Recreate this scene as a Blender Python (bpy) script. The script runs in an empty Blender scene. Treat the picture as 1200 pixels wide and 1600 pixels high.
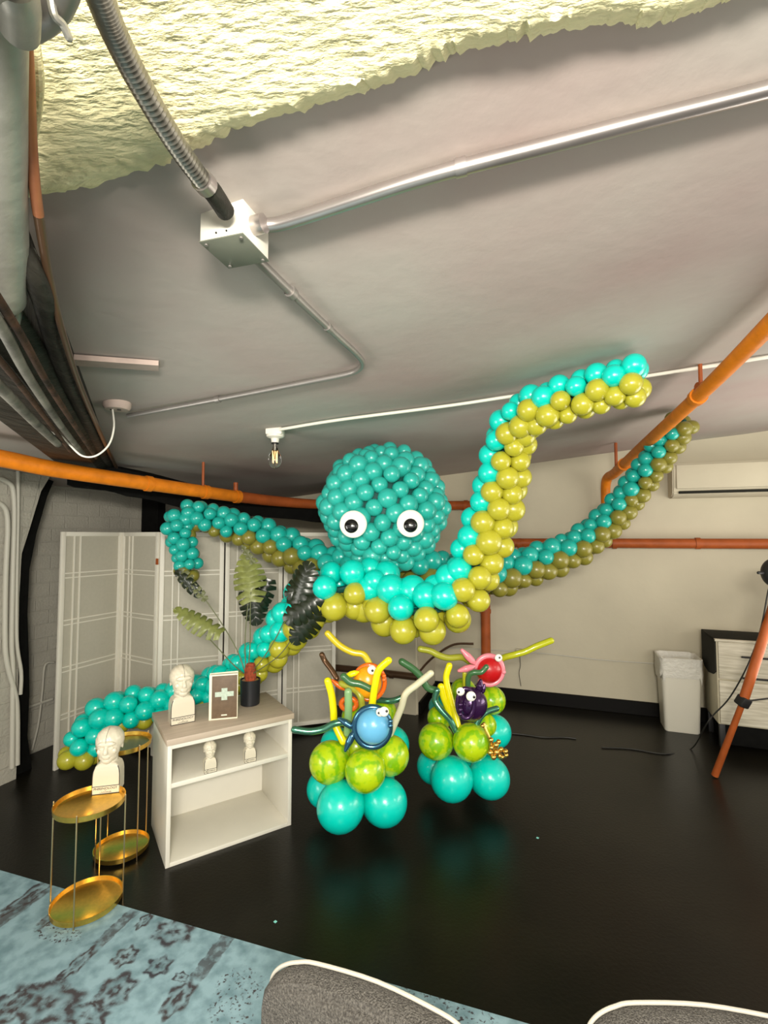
import bpy, bmesh, math, random
from mathutils import Vector, Matrix, noise
random.seed(7)
C = bpy.context.scene.collection
S = bpy.context.scene
V = Vector
PI = math.pi

# ------------------------------------------------------------------ camera
F = 760.0
HC = 1.75
PITCH = math.atan(38 / 760)
cam = bpy.data.cameras.new('camera')
cam.sensor_fit = 'HORIZONTAL'; cam.sensor_width = 36; cam.lens = 36 * F / 1200
cam.clip_start = 0.02
camo = bpy.data.objects.new('camera', cam); C.objects.link(camo)
camo.location = (0, 0, HC); camo.rotation_euler = (PI / 2 + PITCH, 0, 0)
S.camera = camo

# ------------------------------------------------------------------ light and exposure
S.view_settings.view_transform = 'Standard'; S.view_settings.look = 'None'
S.view_settings.gamma = 1; S.view_settings.use_curve_mapping = False
S.view_settings.exposure = 0.95
w = bpy.data.worlds.new('world'); S.world = w; w.use_nodes = True
w.node_tree.nodes['Background'].inputs[0].default_value = (1.0, 0.95, 0.86, 1)
w.node_tree.nodes['Background'].inputs[1].default_value = 0.58

def lamp(name, kind, loc, energy, color, size=0.1, size_y=None, rot=None):
    l = bpy.data.lights.new(name, kind); l.energy = energy; l.color = color
    if kind == 'AREA':
        l.size = size
        if size_y: l.shape = 'RECTANGLE'; l.size_y = size_y
    else: l.shadow_soft_size = size
    o = bpy.data.objects.new(name, l); C.objects.link(o); o.location = loc
    if rot: o.rotation_euler = rot
    return o
# ceiling tube fitting just above and behind the viewer
lamp('ceiling_strip_light', 'AREA', (0.05, -0.7, 2.12), 58, (1, 0.94, 0.84), 0.6, 0.16, (math.radians(72), 0, 0))
lamp('overhead_bulb_light', 'POINT', (0.15, 0.1, 1.95), 1.3, (1, 0.90, 0.74), 0.10)
lamp('front_fill_light', 'AREA', (0.8, -2.6, 1.9), 50, (1, 0.95, 0.84), 2.6, 1.0, (math.radians(90), 0, 0))  # added fill from behind the viewer, not a known source

lamp('right_fill_uplight', 'AREA', (3.3, 2.7, 1.2), 24, (1, 0.95, 0.86), 1.6, 1.6, (0, math.radians(145), 0))  # added uplight out of view, lifts the mid and far ceiling
lamp('left_fill_uplight', 'AREA', (-2.3, 1.1, 1.3), 20, (1, 0.96, 0.88), 1.2, 1.2, (0, math.radians(-125), 0))  # second added uplight, unseen, for the left and middle of the ceiling
lamp('right_fill_light', 'POINT', (3.3, 0.9, 2.0), 18, (1, 0.93, 0.80), 0.35)  # invented fill source beyond the right edge

# ------------------------------------------------------------------ geometry of the place
def ray(x, y):
    a = (x - 600) / F; b = (800 - y) / F
    return V((a, math.cos(PITCH) - b * math.sin(PITCH), math.sin(PITCH) + b * math.cos(PITCH)))
def P(x, y, Y):
    r = ray(x, y); return V((r.x / r.y * Y, Y, HC + r.z / r.y * Y))
def onz(x, y, z):
    r = ray(x, y); t = (z - HC) / r.z; return V((r.x * t, r.y * t, z))
def zc(X, Y): return 2.40 + 0.09 * X + 0.04 * (5 - Y)
def onc(x, y, drop=0.0):
    Y = 1.5; r = ray(x, y)
    for _ in range(60):
        X = r.x / r.y * Y; Y = (zc(X, Y) - drop - HC) / (r.z / r.y)
    return V((r.x / r.y * Y, Y, HC + r.z / r.y * Y))
WA = math.atan2(-0.35, 1)                     # direction of the back wall in plan
E1 = V((math.cos(WA), math.sin(WA), 0)); E2 = V((-math.sin(WA), math.cos(WA), 0))
BW0 = V((0, 5.76, 0))                          # a point of the back wall
def onw(x, y, off=0.0):                        # pixel onto the back wall, OFF metres in front of it
    r = ray(x, y); n = E2; q = BW0 - n * off
    t = (q - V((0, 0, HC))).dot(n) / r.dot(n); return V((0, 0, HC)) + r * t

# ------------------------------------------------------------------ materials
def mat(name, col, rough=0.5, metal=0.0, var=0.0, vscale=8, bump=0.0, bscale=40, coat=0.0, col2=None, spec=0.5, stretch=None, detail=6):
    m = bpy.data.materials.new(name); m.use_nodes = True; nt = m.node_tree; b = nt.nodes['Principled BSDF']
    b.inputs['Base Color'].default_value = (*col, 1); b.inputs['Roughness'].default_value = rough
    b.inputs['Metallic'].default_value = metal; b.inputs['Coat Weight'].default_value = coat
    b.inputs['Specular IOR Level'].default_value = spec
    tc = nt.nodes.new('ShaderNodeTexCoord'); src = tc.outputs['Object']
    if stretch:
        mp = nt.nodes.new('ShaderNodeMapping'); mp.inputs['Scale'].default_value = stretch
        nt.links.new(src, mp.inputs[0]); src = mp.outputs[0]
    if var or col2:
        n = nt.nodes.new('ShaderNodeTexNoise'); n.inputs['Scale'].default_value = vscale; n.inputs['Detail'].default_value = detail
        nt.links.new(src, n.inputs['Vector'])
        cr = nt.nodes.new('ShaderNodeValToRGB'); cr.color_ramp.elements[0].position = 0.3; cr.color_ramp.elements[1].position = 0.7
        c2 = col2 or tuple(min(1, c * (1 + var)) for c in col); c1 = col if col2 else tuple(c * (1 - var) for c in col)
        cr.color_ramp.elements[0].color = (*c1, 1); cr.color_ramp.elements[1].color = (*c2, 1)
        nt.links.new(n.outputs[0], cr.inputs[0]); nt.links.new(cr.outputs[0], b.inputs['Base Color'])
    if bump:
        n2 = nt.nodes.new('ShaderNodeTexNoise'); n2.inputs['Scale'].default_value = bscale; n2.inputs['Detail'].default_value = 8
        nt.links.new(src, n2.inputs['Vector'])
        bp = nt.nodes.new('ShaderNodeBump'); bp.inputs['Strength'].default_value = bump; bp.inputs['Distance'].default_value = 0.02
        nt.links.new(n2.outputs[0], bp.inputs['Height']); nt.links.new(bp.outputs[0], b.inputs['Normal'])
    return m
def brick_mat(name, col, scale, bump):
    m = mat(name, col, 0.8, var=0.10, vscale=3)
    nt = m.node_tree; b = nt.nodes['Principled BSDF']
    uv = nt.nodes.new('ShaderNodeTexCoord')
    br = nt.nodes.new('ShaderNodeTexBrick'); br.inputs['Scale'].default_value = scale
    br.inputs['Mortar Size'].default_value = 0.012; br.inputs['Mortar Smooth'].default_value = 0.4
    br.inputs['Color1'].default_value = (1, 1, 1, 1); br.inputs['Color2'].default_value = (.9, .9, .9, 1); br.inputs['Mortar'].default_value = (0, 0, 0, 1)
    nt.links.new(uv.outputs['UV'], br.inputs['Vector'])
    n = nt.nodes.new('ShaderNodeTexNoise'); n.inputs['Scale'].default_value = 25; n.inputs['Detail'].default_value = 6
    nt.links.new(uv.outputs['UV'], n.inputs['Vector'])
    mx = nt.nodes.new('ShaderNodeMath'); mx.operation = 'ADD'
    nt.links.new(br.outputs['Color'], mx.inputs[0]); nt.links.new(n.outputs[0], mx.inputs[1])
    bp = nt.nodes.new('ShaderNodeBump'); bp.inputs['Strength'].default_value = bump; bp.inputs['Distance'].default_value = 0.01
    nt.links.new(mx.outputs[0], bp.inputs['Height']); nt.links.new(bp.outputs[0], b.inputs['Normal'])
    return m
def marbled(name, c1, c2):
    m = bpy.data.materials.new(name); m.use_nodes = True; nt = m.node_tree; b = nt.nodes['Principled BSDF']
    b.inputs['Roughness'].default_value = 0.22; b.inputs['Coat Weight'].default_value = 0.3
    tc = nt.nodes.new('ShaderNodeTexCoord'); oi = nt.nodes.new('ShaderNodeObjectInfo')
    ad = nt.nodes.new('ShaderNodeVectorMath'); ad.operation = 'ADD'
    nt.links.new(tc.outputs['Object'], ad.inputs[0]); nt.links.new(oi.outputs['Location'], ad.inputs[1])
    wv = nt.nodes.new('ShaderNodeTexWave'); wv.inputs['Scale'].default_value = 0.55; wv.inputs['Distortion'].default_value = 9
    wv.inputs['Detail'].default_value = 3; wv.inputs['Detail Scale'].default_value = 1.6; wv.inputs['Detail Roughness'].default_value = 0.7; wv.bands_direction = 'Z'
    nt.links.new(ad.outputs[0], wv.inputs['Vector'])
    cr = nt.nodes.new('ShaderNodeValToRGB'); cr.color_ramp.elements[0].color = (*c1, 1); cr.color_ramp.elements[1].color = (*c2, 1)
    cr.color_ramp.elements[0].position = 0.1; cr.color_ramp.elements[1].position = 0.75
    nt.links.new(wv.outputs[0], cr.inputs[0]); nt.links.new(cr.outputs[0], b.inputs['Base Color'])
    return m

M = {}
M['ceiling'] = mat('mauve_ceiling_paint', (0.375, 0.288, 0.265), 0.85, var=0.10, vscale=1.1, bump=0.15, bscale=9, col2=(0.415, 0.395, 0.35))
M['plaster'] = mat('cream_rough_plaster', (0.74, 0.68, 0.39), 0.8, col2=(0.86, 0.80, 0.49), vscale=14, bump=0.9, bscale=42, stretch=(0.6, 1.5, 1))
M['wall'] = mat('back_wall_paint', (0.51, 0.465, 0.35), 0.8, var=0.05, vscale=2, bump=0.12, bscale=12)
M['brick'] = brick_mat('painted_brick', (0.40, 0.38, 0.32), 1.0, 0.6)
M['floor'] = mat('black_floor_paint', (0.0045, 0.004, 0.0028), 0.3, col2=(0.009, 0.0078, 0.005), vscale=2.5, bump=0.06, bscale=60, spec=0.25)
M['blackbase'] = mat('black_base_paint', (0.004, 0.0035, 0.003), 0.5, spec=0.12)
M['black'] = mat('matt_black', (0.004, 0.004, 0.0035), 0.8, var=0.3, vscale=20, spec=0.1)
M['soot'] = mat('dark_steel_paint', (0.007, 0.0065, 0.005), 0.5, col2=(0.03, 0.028, 0.022), vscale=7, bump=0.4, bscale=14, stretch=(3, 1, 1), spec=0.15)
M['galv'] = mat('galvanised_steel', (0.36, 0.35, 0.31), 0.42, 0.55, var=0.25, vscale=9, bump=0.1, bscale=30)
M['emt'] = mat('conduit_steel', (0.50, 0.46, 0.44), 0.3, 0.9, var=0.1)
M['emtdull'] = mat('dull_conduit_steel', (0.30, 0.28, 0.26), 0.45, 0.7, var=0.1)
M['flex'] = mat('flex_conduit_steel', (0.24, 0.225, 0.19), 0.35, 0.85, var=0.2, vscale=30)
M['sootpipe'] = mat('sooty_pipe', (0.05, 0.045, 0.035), 0.6, col2=(0.22, 0.205, 0.165), vscale=9, bump=0.3, bscale=30)
M['rustpipe'] = mat('dark_rust_pipe', (0.02, 0.012, 0.008), 0.6, col2=(0.10, 0.05, 0.03), vscale=11, bump=0.3, bscale=30, spec=0.15)
M['copper'] = mat('copper_pipe', (0.62, 0.27, 0.10), 0.45, 0.5, col2=(0.33, 0.12, 0.06), vscale=6)
M['orange'] = mat('orange_pipe_paint', (0.66, 0.19, 0.008), 0.5, var=0.15, vscale=14, bump=0.15, spec=0.3)
M['redpipe'] = mat('rusty_orange_paint', (0.32, 0.072, 0.014), 0.5, spec=0.3, var=0.18, vscale=8, bump=0.1)
M['batten'] = mat('pink_grey_batten', (0.46, 0.36, 0.31), 0.7, var=0.15, vscale=12)
M['white'] = mat('white_paint', (0.74, 0.71, 0.62), 0.5, var=0.03)
M['boxw'] = mat('white_painted_box', (0.62, 0.60, 0.52), 0.5, var=0.08, vscale=20)
M['boxg'] = mat('green_grey_cover_plate', (0.17, 0.18, 0.14), 0.5, 0.2, var=0.08)
M['paintpipe'] = mat('painted_conduit', (0.50, 0.48, 0.41), 0.5)
M['screen'] = mat('screen_frame_white', (0.70, 0.67, 0.58), 0.5, var=0.03)
M['paper'] = mat('grey_screen_paper', (0.44, 0.415, 0.34), 0.85, var=0.03, vscale=40, bump=0.05, bscale=200)
M['brown'] = mat('brown_metal', (0.10, 0.055, 0.03), 0.3, 0.4)
M['gold'] = mat('brushed_gold', (0.86, 0.55, 0.11), 0.30, 1.0, var=0.08, vscale=60)
M['trayrefl'] = mat('green_reflection', (0.16, 0.26, 0.15), 0.25, 0.9)  # green reflection in the gold tray, put into the colour
M['goldpin'] = mat('pale_gold_rod', (0.74, 0.55, 0.30), 0.28, 1.0)
M['cabw'] = mat('cabinet_white', (0.72, 0.69, 0.60), 0.45, var=0.02)
M['oak'] = mat('pale_oak_laminate', (0.42, 0.34, 0.26), 0.45, col2=(0.53, 0.44, 0.35), vscale=3, stretch=(1, 14, 4))
M['bust'] = mat('cream_ceramic', (0.64, 0.585, 0.455), 0.3, coat=0.3, var=0.02)
M['ink'] = mat('black_ink', (0.012, 0.012, 0.012), 0.5)
M['book'] = mat('brown_cover', (0.13, 0.085, 0.05), 0.55, var=0.12, vscale=30)
M['bookw'] = mat('cream_board', (0.80, 0.75, 0.58), 0.6)
M['cross'] = mat('pale_green_print', (0.38, 0.47, 0.38), 0.6, col2=(0.52, 0.60, 0.50), vscale=90)
M['teal'] = mat('teal_latex', (0.0, 0.60, 0.49), 0.24, coat=0.25, spec=0.6)
M['tealshade'] = mat('teal_latex_shaded', (0.01, 0.36, 0.30), 0.26, coat=0.2)  # teal darkened to carry the shade on the rear balloons
M['tealdim'] = mat('teal_latex_dimmed', (0.025, 0.42, 0.35), 0.28, coat=0.2, spec=0.6)  # same teal dulled for the weaker light on the distant head
M['olive'] = mat('olive_yellow_latex', (0.42, 0.40, 0.028), 0.26, coat=0.25, spec=0.55)
M['oliveshade'] = mat('olive_latex_shaded', (0.20, 0.18, 0.025), 0.32, coat=0.15)  # olive darkened to carry the shade on the rear arms
M['core'] = mat('dark_teal_frame', (0.0, 0.07, 0.06), 0.6)
M['coreo'] = mat('dark_green_line', (0.03, 0.05, 0.02), 0.6)
M['lime'] = marbled('marbled_lime_latex', (0.20, 0.46, 0.004), (0.42, 0.58, 0.006))
M['eyew'] = mat('white_eye', (0.85, 0.83, 0.74), 0.35)
M['eyeb'] = mat('black_pupil', (0.004, 0.004, 0.004), 0.12, coat=0.5)
M['yellow'] = mat('yellow_latex', (0.85, 0.76, 0.004), 0.25, coat=0.25)
M['mustard'] = mat('mustard_latex', (0.62, 0.50, 0.02), 0.25, coat=0.25)
M['ylime'] = mat('yellow_green_latex', (0.45, 0.47, 0.015), 0.22, coat=0.3)
M['pgreen'] = mat('pale_green_latex', (0.22, 0.40, 0.17), 0.3, coat=0.2)
M['dgreen'] = mat('forest_green_latex', (0.05, 0.15, 0.055), 0.28, coat=0.2)
M['cgreen'] = mat('green_chrome_latex', (0.10, 0.30, 0.20), 0.2, 0.75)
M['cream'] = mat('cream_latex', (0.62, 0.60, 0.42), 0.3, coat=0.2)
M['olivet'] = mat('olive_tube_latex', (0.35, 0.36, 0.03), 0.28, coat=0.2)
M['orng'] = mat('orange_latex', (0.90, 0.36, 0.01), 0.25, coat=0.25)
M['rorng'] = mat('red_orange_latex', (0.75, 0.14, 0.01), 0.22, coat=0.4)
M['blue'] = mat('sky_blue_latex', (0.13, 0.42, 0.66), 0.26, coat=0.25)
M['cblue'] = mat('blue_chrome_latex', (0.07, 0.19, 0.30), 0.18, 0.85)
M['red'] = mat('red_latex', (0.48, 0.006, 0.008), 0.3, coat=0.2)
M['pink'] = mat('pink_latex', (0.80, 0.25, 0.30), 0.25, coat=0.3)
M['purple'] = mat('purple_chrome_latex', (0.045, 0.012, 0.07), 0.17, 0.5, coat=0.4)
M['cgold'] = mat('gold_chrome_latex', (0.72, 0.45, 0.10), 0.18, 0.9)
M['cbrown'] = mat('brown_chrome_latex', (0.13, 0.07, 0.035), 0.25, 0.6)
M['leafl'] = mat('light_green_leaf', (0.17, 0.19, 0.05), 0.4, var=0.25, vscale=25)
M['leafd'] = mat('dark_green_leaf', (0.012, 0.018, 0.008), 0.28, var=0.3, vscale=25)
M['stem'] = mat('green_stem', (0.11, 0.12, 0.05), 0.5)
M['fibre'] = mat('rust_fibre', (0.28, 0.05, 0.018), 0.9, var=0.4, vscale=60, bump=0.6, bscale=90)
M['pot'] = mat('black_pot', (0.008, 0.009, 0.012), 0.4)
M['bin'] = mat('white_bin_plastic', (0.66, 0.63, 0.53), 0.4)
M['bag'] = mat('white_bin_liner', (0.62, 0.60, 0.53), 0.35, bump=0.5, bscale=30)
M['wash'] = mat('whitewashed_wood', (0.42, 0.38, 0.28), 0.6, col2=(0.68, 0.64, 0.52), vscale=4, stretch=(1.2, 1.2, 14))
M['washside'] = mat('whitewashed_side', (0.50, 0.45, 0.32), 0.6, var=0.08)
M['charc'] = mat('charcoal_fabric', (0.018, 0.018, 0.014), 0.8, spec=0.15)
M['cable'] = mat('white_cable', (0.72, 0.70, 0.62), 0.5)
M['bcable'] = mat('black_cable', (0.012, 0.012, 0.01), 0.5)
M['chair'] = mat('grey_woven_fabric', (0.045, 0.04, 0.034), 0.9, col2=(0.13, 0.12, 0.105), vscale=260, bump=0.8, bscale=320, detail=1)
M['piping'] = mat('pale_piping', (0.36, 0.34, 0.29), 0.8)
M['speck'] = mat('pale_teal_scrap', (0.25, 0.7, 0.62), 0.5)

# rug: vintage blue with dark worn motifs
m = bpy.data.materials.new('blue_vintage_rug'); m.use_nodes = True; nt = m.node_tree; b = nt.nodes['Principled BSDF']
b.inputs['Roughness'].default_value = 0.95; b.inputs['Specular IOR Level'].default_value = 0.15
tc = nt.nodes.new('ShaderNodeTexCoord')
def N(t, **k):
    n = nt.nodes.new(t)
    for a, v in k.items(): n.inputs[a.replace('_', ' ')].default_value = v
    return n
n1 = N('ShaderNodeTexNoise', Scale=30.0, Detail=8.0); nt.links.new(tc.outputs['Object'], n1.inputs['Vector'])
n3 = N('ShaderNodeTexNoise', Scale=2.4, Detail=2.0); nt.links.new(tc.outputs['Object'], n3.inputs['Vector'])
wp = nt.nodes.new('ShaderNodeMix'); wp.data_type = 'VECTOR'; wp.inputs['Factor'].default_value = 0.03
nt.links.new(tc.outputs['Object'], wp.inputs[4]); nt.links.new(n1.outputs['Color'], wp.inputs[5])
def math_(op, a, b_=None, c=None, clamp=False):
    n = nt.nodes.new('ShaderNodeMath'); n.operation = op; n.use_clamp = clamp
    for k, v in enumerate((a, b_, c)):
        if v is None: continue
        if isinstance(v, (int, float)): n.inputs[k].default_value = v
        else: nt.links.new(v, n.inputs[k])
    return n.outputs[0]
RA, RB = onz(0, 1362, 0), onz(815, 1600, 0); RD = (RB - RA).normalized(); RO = RA - RD * .8; RN = V((-RD.y, RD.x, 0))
wr = nt.nodes.new('ShaderNodeMapRange'); wr.inputs[1].default_value = 0.36; wr.inputs[2].default_value = 0.54; nt.links.new(n1.outputs[0], wr.inputs[0])
n6 = N('ShaderNodeTexNoise', Scale=85.0, Detail=4.0); nt.links.new(tc.outputs['Object'], n6.inputs['Vector'])
acc = None
# worn motifs: centre (seen in the photo), half sizes along and across the rug, shape
for px_, py_, hx, hy, kind in [(183, 1451, .030, .105, 'bar'), (196, 1497, .055, .055, 'rose'), (248, 1513, .055, .055, 'rose'), (271, 1459, .10, .075, 'rose'),
        (333, 1497, .034, .11, 'bar'), (121, 1509, .035, .10, 'rose'), (283, 1530, .035, .022, 'rose'), (279, 1563, .05, .09, 'rose'), (180, 1552, .075, .085, 'rose'),
        (50, 1400, .05, .16, 'rose'), (20, 1428, .04, .16, 'bar'), (95, 1425, .045, .12, 'rose'), (70, 1570, .16, .10, 'rose'), (8, 1580, .07, .10, 'rose'), (225, 1442, .03, .05, 'rose'),
        (135, 1590, .10, .05, 'rose'), (375, 1545, .10, .09, 'spot'), (640, 1560, .16, .06, 'spot'), (720, 1580, .14, .05, 'spot'), (360, 1590, .1, .05, 'spot'), (90, 1460, .14, .05, 'spot')]:
    c_ = onz(px_, py_, 0) - RO; u_, v_ = c_.dot(RD) * .97 + .015, c_.dot(RN) * .97 + .015
    mp = nt.nodes.new('ShaderNodeMapping'); mp.vector_type = 'POINT'
    mp.inputs['Location'].default_value = (-u_ / hx, -v_ / hy, 0); mp.inputs['Scale'].default_value = (1 / hx, 1 / hy, 0)
    nt.links.new(wp.outputs[1], mp.inputs[0])
    sx = nt.nodes.new('ShaderNodeSeparateXYZ'); nt.links.new(mp.outputs[0], sx.inputs[0])
    ax, ay = math_('ABSOLUTE', sx.outputs[0]), math_('ABSOLUTE', sx.outputs[1])
    if kind == 'bar': dd = math_('MAXIMUM', ax, ay)
    else:
        ln = nt.nodes.new('ShaderNodeVectorMath'); ln.operation = 'LENGTH'; nt.links.new(mp.outputs[0], ln.inputs[0]); dd = ln.outputs['Value']
        if kind == 'rose':
            at = math_('ARCTAN2', sx.outputs[1], sx.outputs[0]); dd = math_('MULTIPLY', dd, math_('MULTIPLY_ADD', math_('SINE', math_('MULTIPLY', at, 6)), .14, 1.0))
    ins = math_('MULTIPLY', math_('SUBTRACT', 1.0, dd), 7.0, clamp=True)
    if kind == 'rose': tone = math_('MULTIPLY_ADD', math_('SINE', math_('MULTIPLY', dd, 11.0)), .38, .60)
    elif kind == 'bar': tone = .72
    else: tone = math_('MULTIPLY', math_('SUBTRACT', n6.outputs[0], .56), 14.0, clamp=True)
    mk = math_('MULTIPLY', ins, tone)
    acc = mk if acc is None else math_('MAXIMUM', acc, mk)
acc = math_('MULTIPLY', acc, math_('MULTIPLY_ADD', wr.outputs[0], .75, .35), clamp=True)
class _m2: outputs = [acc]
m2 = _m2
n4 = N('ShaderNodeTexNoise', Scale=16.0, Detail=8.0); nt.links.new(tc.outputs['Object'], n4.inputs['Vector'])
gr = nt.nodes.new('ShaderNodeValToRGB'); gr.color_ramp.elements[0].color = (0.15, 0.25, 0.29, 1); gr.color_ramp.elements[1].color = (0.27, 0.41, 0.47, 1)
gr.color_ramp.elements[0].position = 0.32; gr.color_ramp.elements[1].position = 0.6; nt.links.new(n4.outputs[0], gr.inputs[0])
dk = nt.nodes.new('ShaderNodeValToRGB'); dk.color_ramp.elements[0].color = (0.035, 0.045, 0.065, 1); dk.color_ramp.elements[1].color = (0.085, 0.065, 0.055, 1)
nt.links.new(n3.outputs[0], dk.inputs[0])
mx = nt.nodes.new('ShaderNodeMix'); mx.data_type = 'RGBA'; nt.links.new(m2.outputs[0], mx.inputs[0]); nt.links.new(gr.outputs[0], mx.inputs[6]); nt.links.new(dk.outputs[0], mx.inputs[7])
nt.links.new(mx.outputs[2], b.inputs['Base Color'])
bp = nt.nodes.new('ShaderNodeBump'); bp.inputs['Strength'].default_value = 0.4; bp.inputs['Distance'].default_value = 0.004
nt.links.new(n1.outputs[0], bp.inputs['Height']); nt.links.new(bp.outputs[0], b.inputs['Normal'])
M['rug'] = m
m = bpy.data.materials.new('bulb_glass'); m.use_nodes = True; b = m.node_tree.nodes['Principled BSDF']
b.inputs['Transmission Weight'].default_value = 1; b.inputs['Roughness'].default_value = 0.02; b.inputs['IOR'].default_value = 1.3
M['glass'] = m
m = bpy.data.materials.new('amber_filament'); m.use_nodes = True; b = m.node_tree.nodes['Principled BSDF']
b.inputs['Base Color'].default_value = (0.9, 0.55, 0.2, 1); b.inputs['Emission Color'].default_value = (1, 0.62, 0.25, 1); b.inputs['Emission Strength'].default_value = 1.6
M['filament'] = m

# ------------------------------------------------------------------ mesh helpers
def tag(o, label=None, cat=None, group=None, kind=None):
    if label: o['label'] = label
    if cat: o['category'] = cat
    if group: o['group'] = group
    if kind: o['kind'] = kind
    return o
def smooth(me, ang=40):
    for p in me.polygons: p.use_smooth = True
    try: me.set_sharp_from_angle(angle=math.radians(ang))
    except Exception: pass
def obj(name, bm, material, parent=None, sm=True, ang=40):
    bmesh.ops.recalc_face_normals(bm, faces=bm.faces[:])
    me = bpy.data.meshes.new(name); bm.to_mesh(me); bm.free()
    me.materials.append(material)
    if sm: smooth(me, ang)
    o = bpy.data.objects.new(name, me); C.objects.link(o)
    if parent is not None: o.parent = parent
    return o
def empty(name, loc, rz, label, cat, group=None):
    o = bpy.data.objects.new(name, None); C.objects.link(o); o.location = loc; o.rotation_euler = (0, 0, rz)
    o.empty_display_size = 0.1
    return tag(o, label, cat, group)
def struct(name, bm, m, sm=False):
    return tag(obj(name, bm, m, None, sm), kind='structure')
def bx(bm, lo, hi, bevel=0.0):
    vs = [bm.verts.new((x, y, z)) for x in (lo[0], hi[0]) for y in (lo[1], hi[1]) for z in (lo[2], hi[2])]
    fs = [(0, 1, 3, 2), (4, 6, 7, 5), (0, 4, 5, 1), (2, 3, 7, 6), (0, 2, 6, 4), (1, 5, 7, 3)]
    faces = [bm.faces.new([vs[i] for i in f]) for f in fs]
    if bevel:
        es = list({e for f in faces for e in f.edges})
        bmesh.ops.bevel(bm, geom=es, offset=bevel, segments=2, affect='EDGES', profile=0.5)
    return bm
def box(lo, hi, bevel=0.003): return bx(bmesh.new(), lo, hi, bevel)
def prism(pts, d):
    """closed solid from a planar outline (list of Vector) pushed by vector d"""
    bm = bmesh.new(); a = [bm.verts.new(p) for p in pts]; b_ = [bm.verts.new(V(p) + d) for p in pts]
    n = len(pts); bm.faces.new(a); bm.faces.new(b_[::-1])
    for i in range(n): bm.faces.new([a[i], b_[i], b_[(i + 1) % n], a[(i + 1) % n]])
    return bm
def catmull(pts, n=8):
    pts = [V(p) for p in pts]
    if len(pts) < 3: return [pts[0].lerp(pts[-1], i / n) for i in range(n + 1)]
    q = [pts[0] * 2 - pts[1]] + pts + [pts[-1] * 2 - pts[-2]]; out = []
    for i in range(1, len(q) - 2):
        for k in range(n):
            t = k / n; a, b, c, d = q[i - 1], q[i], q[i + 1], q[i + 2]
            out.append(0.5 * ((2 * b) + (c - a) * t + (2 * a - 5 * b + 4 * c - d) * t * t + (3 * b - a - 3 * c + d) * t ** 3))
    out.append(pts[-1]); return out
def frames(path):
    T = []; n = len(path)
    for i in range(n):
        d = path[min(i + 1, n - 1)] - path[max(i - 1, 0)]; T.append(d.normalized())
    up = V((0, 0, 1)) if abs(T[0].z) < 0.9 else V((1, 0, 0))
    u = T[0].cross(up).normalized(); U = [u]
    for i in range(1, n):
        u = (U[-1] - T[i] * U[-1].dot(T[i])).normalized(); U.append(u)
    return T, U
def tube(pts, r, n=8, seg=12, round_ends=False, bm=None, smoothp=True, ripple=None):
    bm = bm or bmesh.new()
    path = catmull(pts, n) if smoothp else [V(p) for p in pts]
    T, U = frames(path); L = len(path)
    def rad(t):
        if isinstance(r, (int, float)): return r
        x = t * (len(r) - 1); i = min(int(x), len(r) - 2); return r[i] + (r[i + 1] - r[i]) * (x - i)
    rings = []
    def ring(c, t, u, rr): 
        w_ = t.cross(u)
        rings.append([bm.verts.new(c + (u * math.cos(a) + w_ * math.sin(a)) * rr) for a in [2 * PI * k / seg for k in range(seg)]])
    if round_ends:
        r0 = rad(0)
        for k in range(1, 5): a = PI / 2 * k / 5; ring(path[0] - T[0] * r0 * math.cos(a), T[0], U[0], r0 * math.sin(a))
    for i in range(L):
        rr = rad(i / (L - 1))
        if ripple: rr *= 1 + ripple * (1 if i % 2 else -1)
        ring(path[i], T[i], U[i], rr)
    if round_ends:
        r1 = rad(1)
        for k in range(4, 0, -1): a = PI / 2 * k / 5; ring(path[-1] + T[-1] * r1 * math.cos(a), T[-1], U[-1], r1 * math.sin(a))
    for a, b_ in zip(rings, rings[1:]):
        for k in range(seg): bm.faces.new([a[k], a[(k + 1) % seg], b_[(k + 1) % seg], b_[k]])
    bm.faces.new(rings[0][::-1]); bm.faces.new(rings[-1])
    return bm
def lathe(prof, seg=32, bm=None, close=True):
    bm = bm or bmesh.new(); rings = []
    for r, z in prof:
        rings.append([bm.verts.new((max(r, 1e-4) * math.cos(2 * PI * k / seg), max(r, 1e-4) * math.sin(2 * PI * k / seg), z)) for k in range(seg)])
    for a, b_ in zip(rings, rings[1:]):
        for k in range(seg): bm.faces.new([a[k], a[(k + 1) % seg], b_[(k + 1) % seg], b_[k]])
    if close: bm.faces.new(rings[0][::-1]); bm.faces.new(rings[-1])
    return bm
def sphere(c=(0, 0, 0), s=(1, 1, 1), u=28, v=18, bm=None):
    bm = bm or bmesh.new()
    bmesh.ops.create_uvsphere(bm, u_segments=u, v_segments=v, radius=1, matrix=Matrix.Translation(c) @ Matrix.Diagonal((*s, 1)))
    return bm

# ================================================================== ROOM
# floor
bm = bmesh.new(); a = [V((-5, -3, 0)), V((6, -3, 0)), V((6, 8, 0)), V((-5, 8, 0))]
struct('floor', prism([p + V((0, 0, -0.1)) for p in a], V((0, 0, 0.1))), M['floor'])
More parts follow.
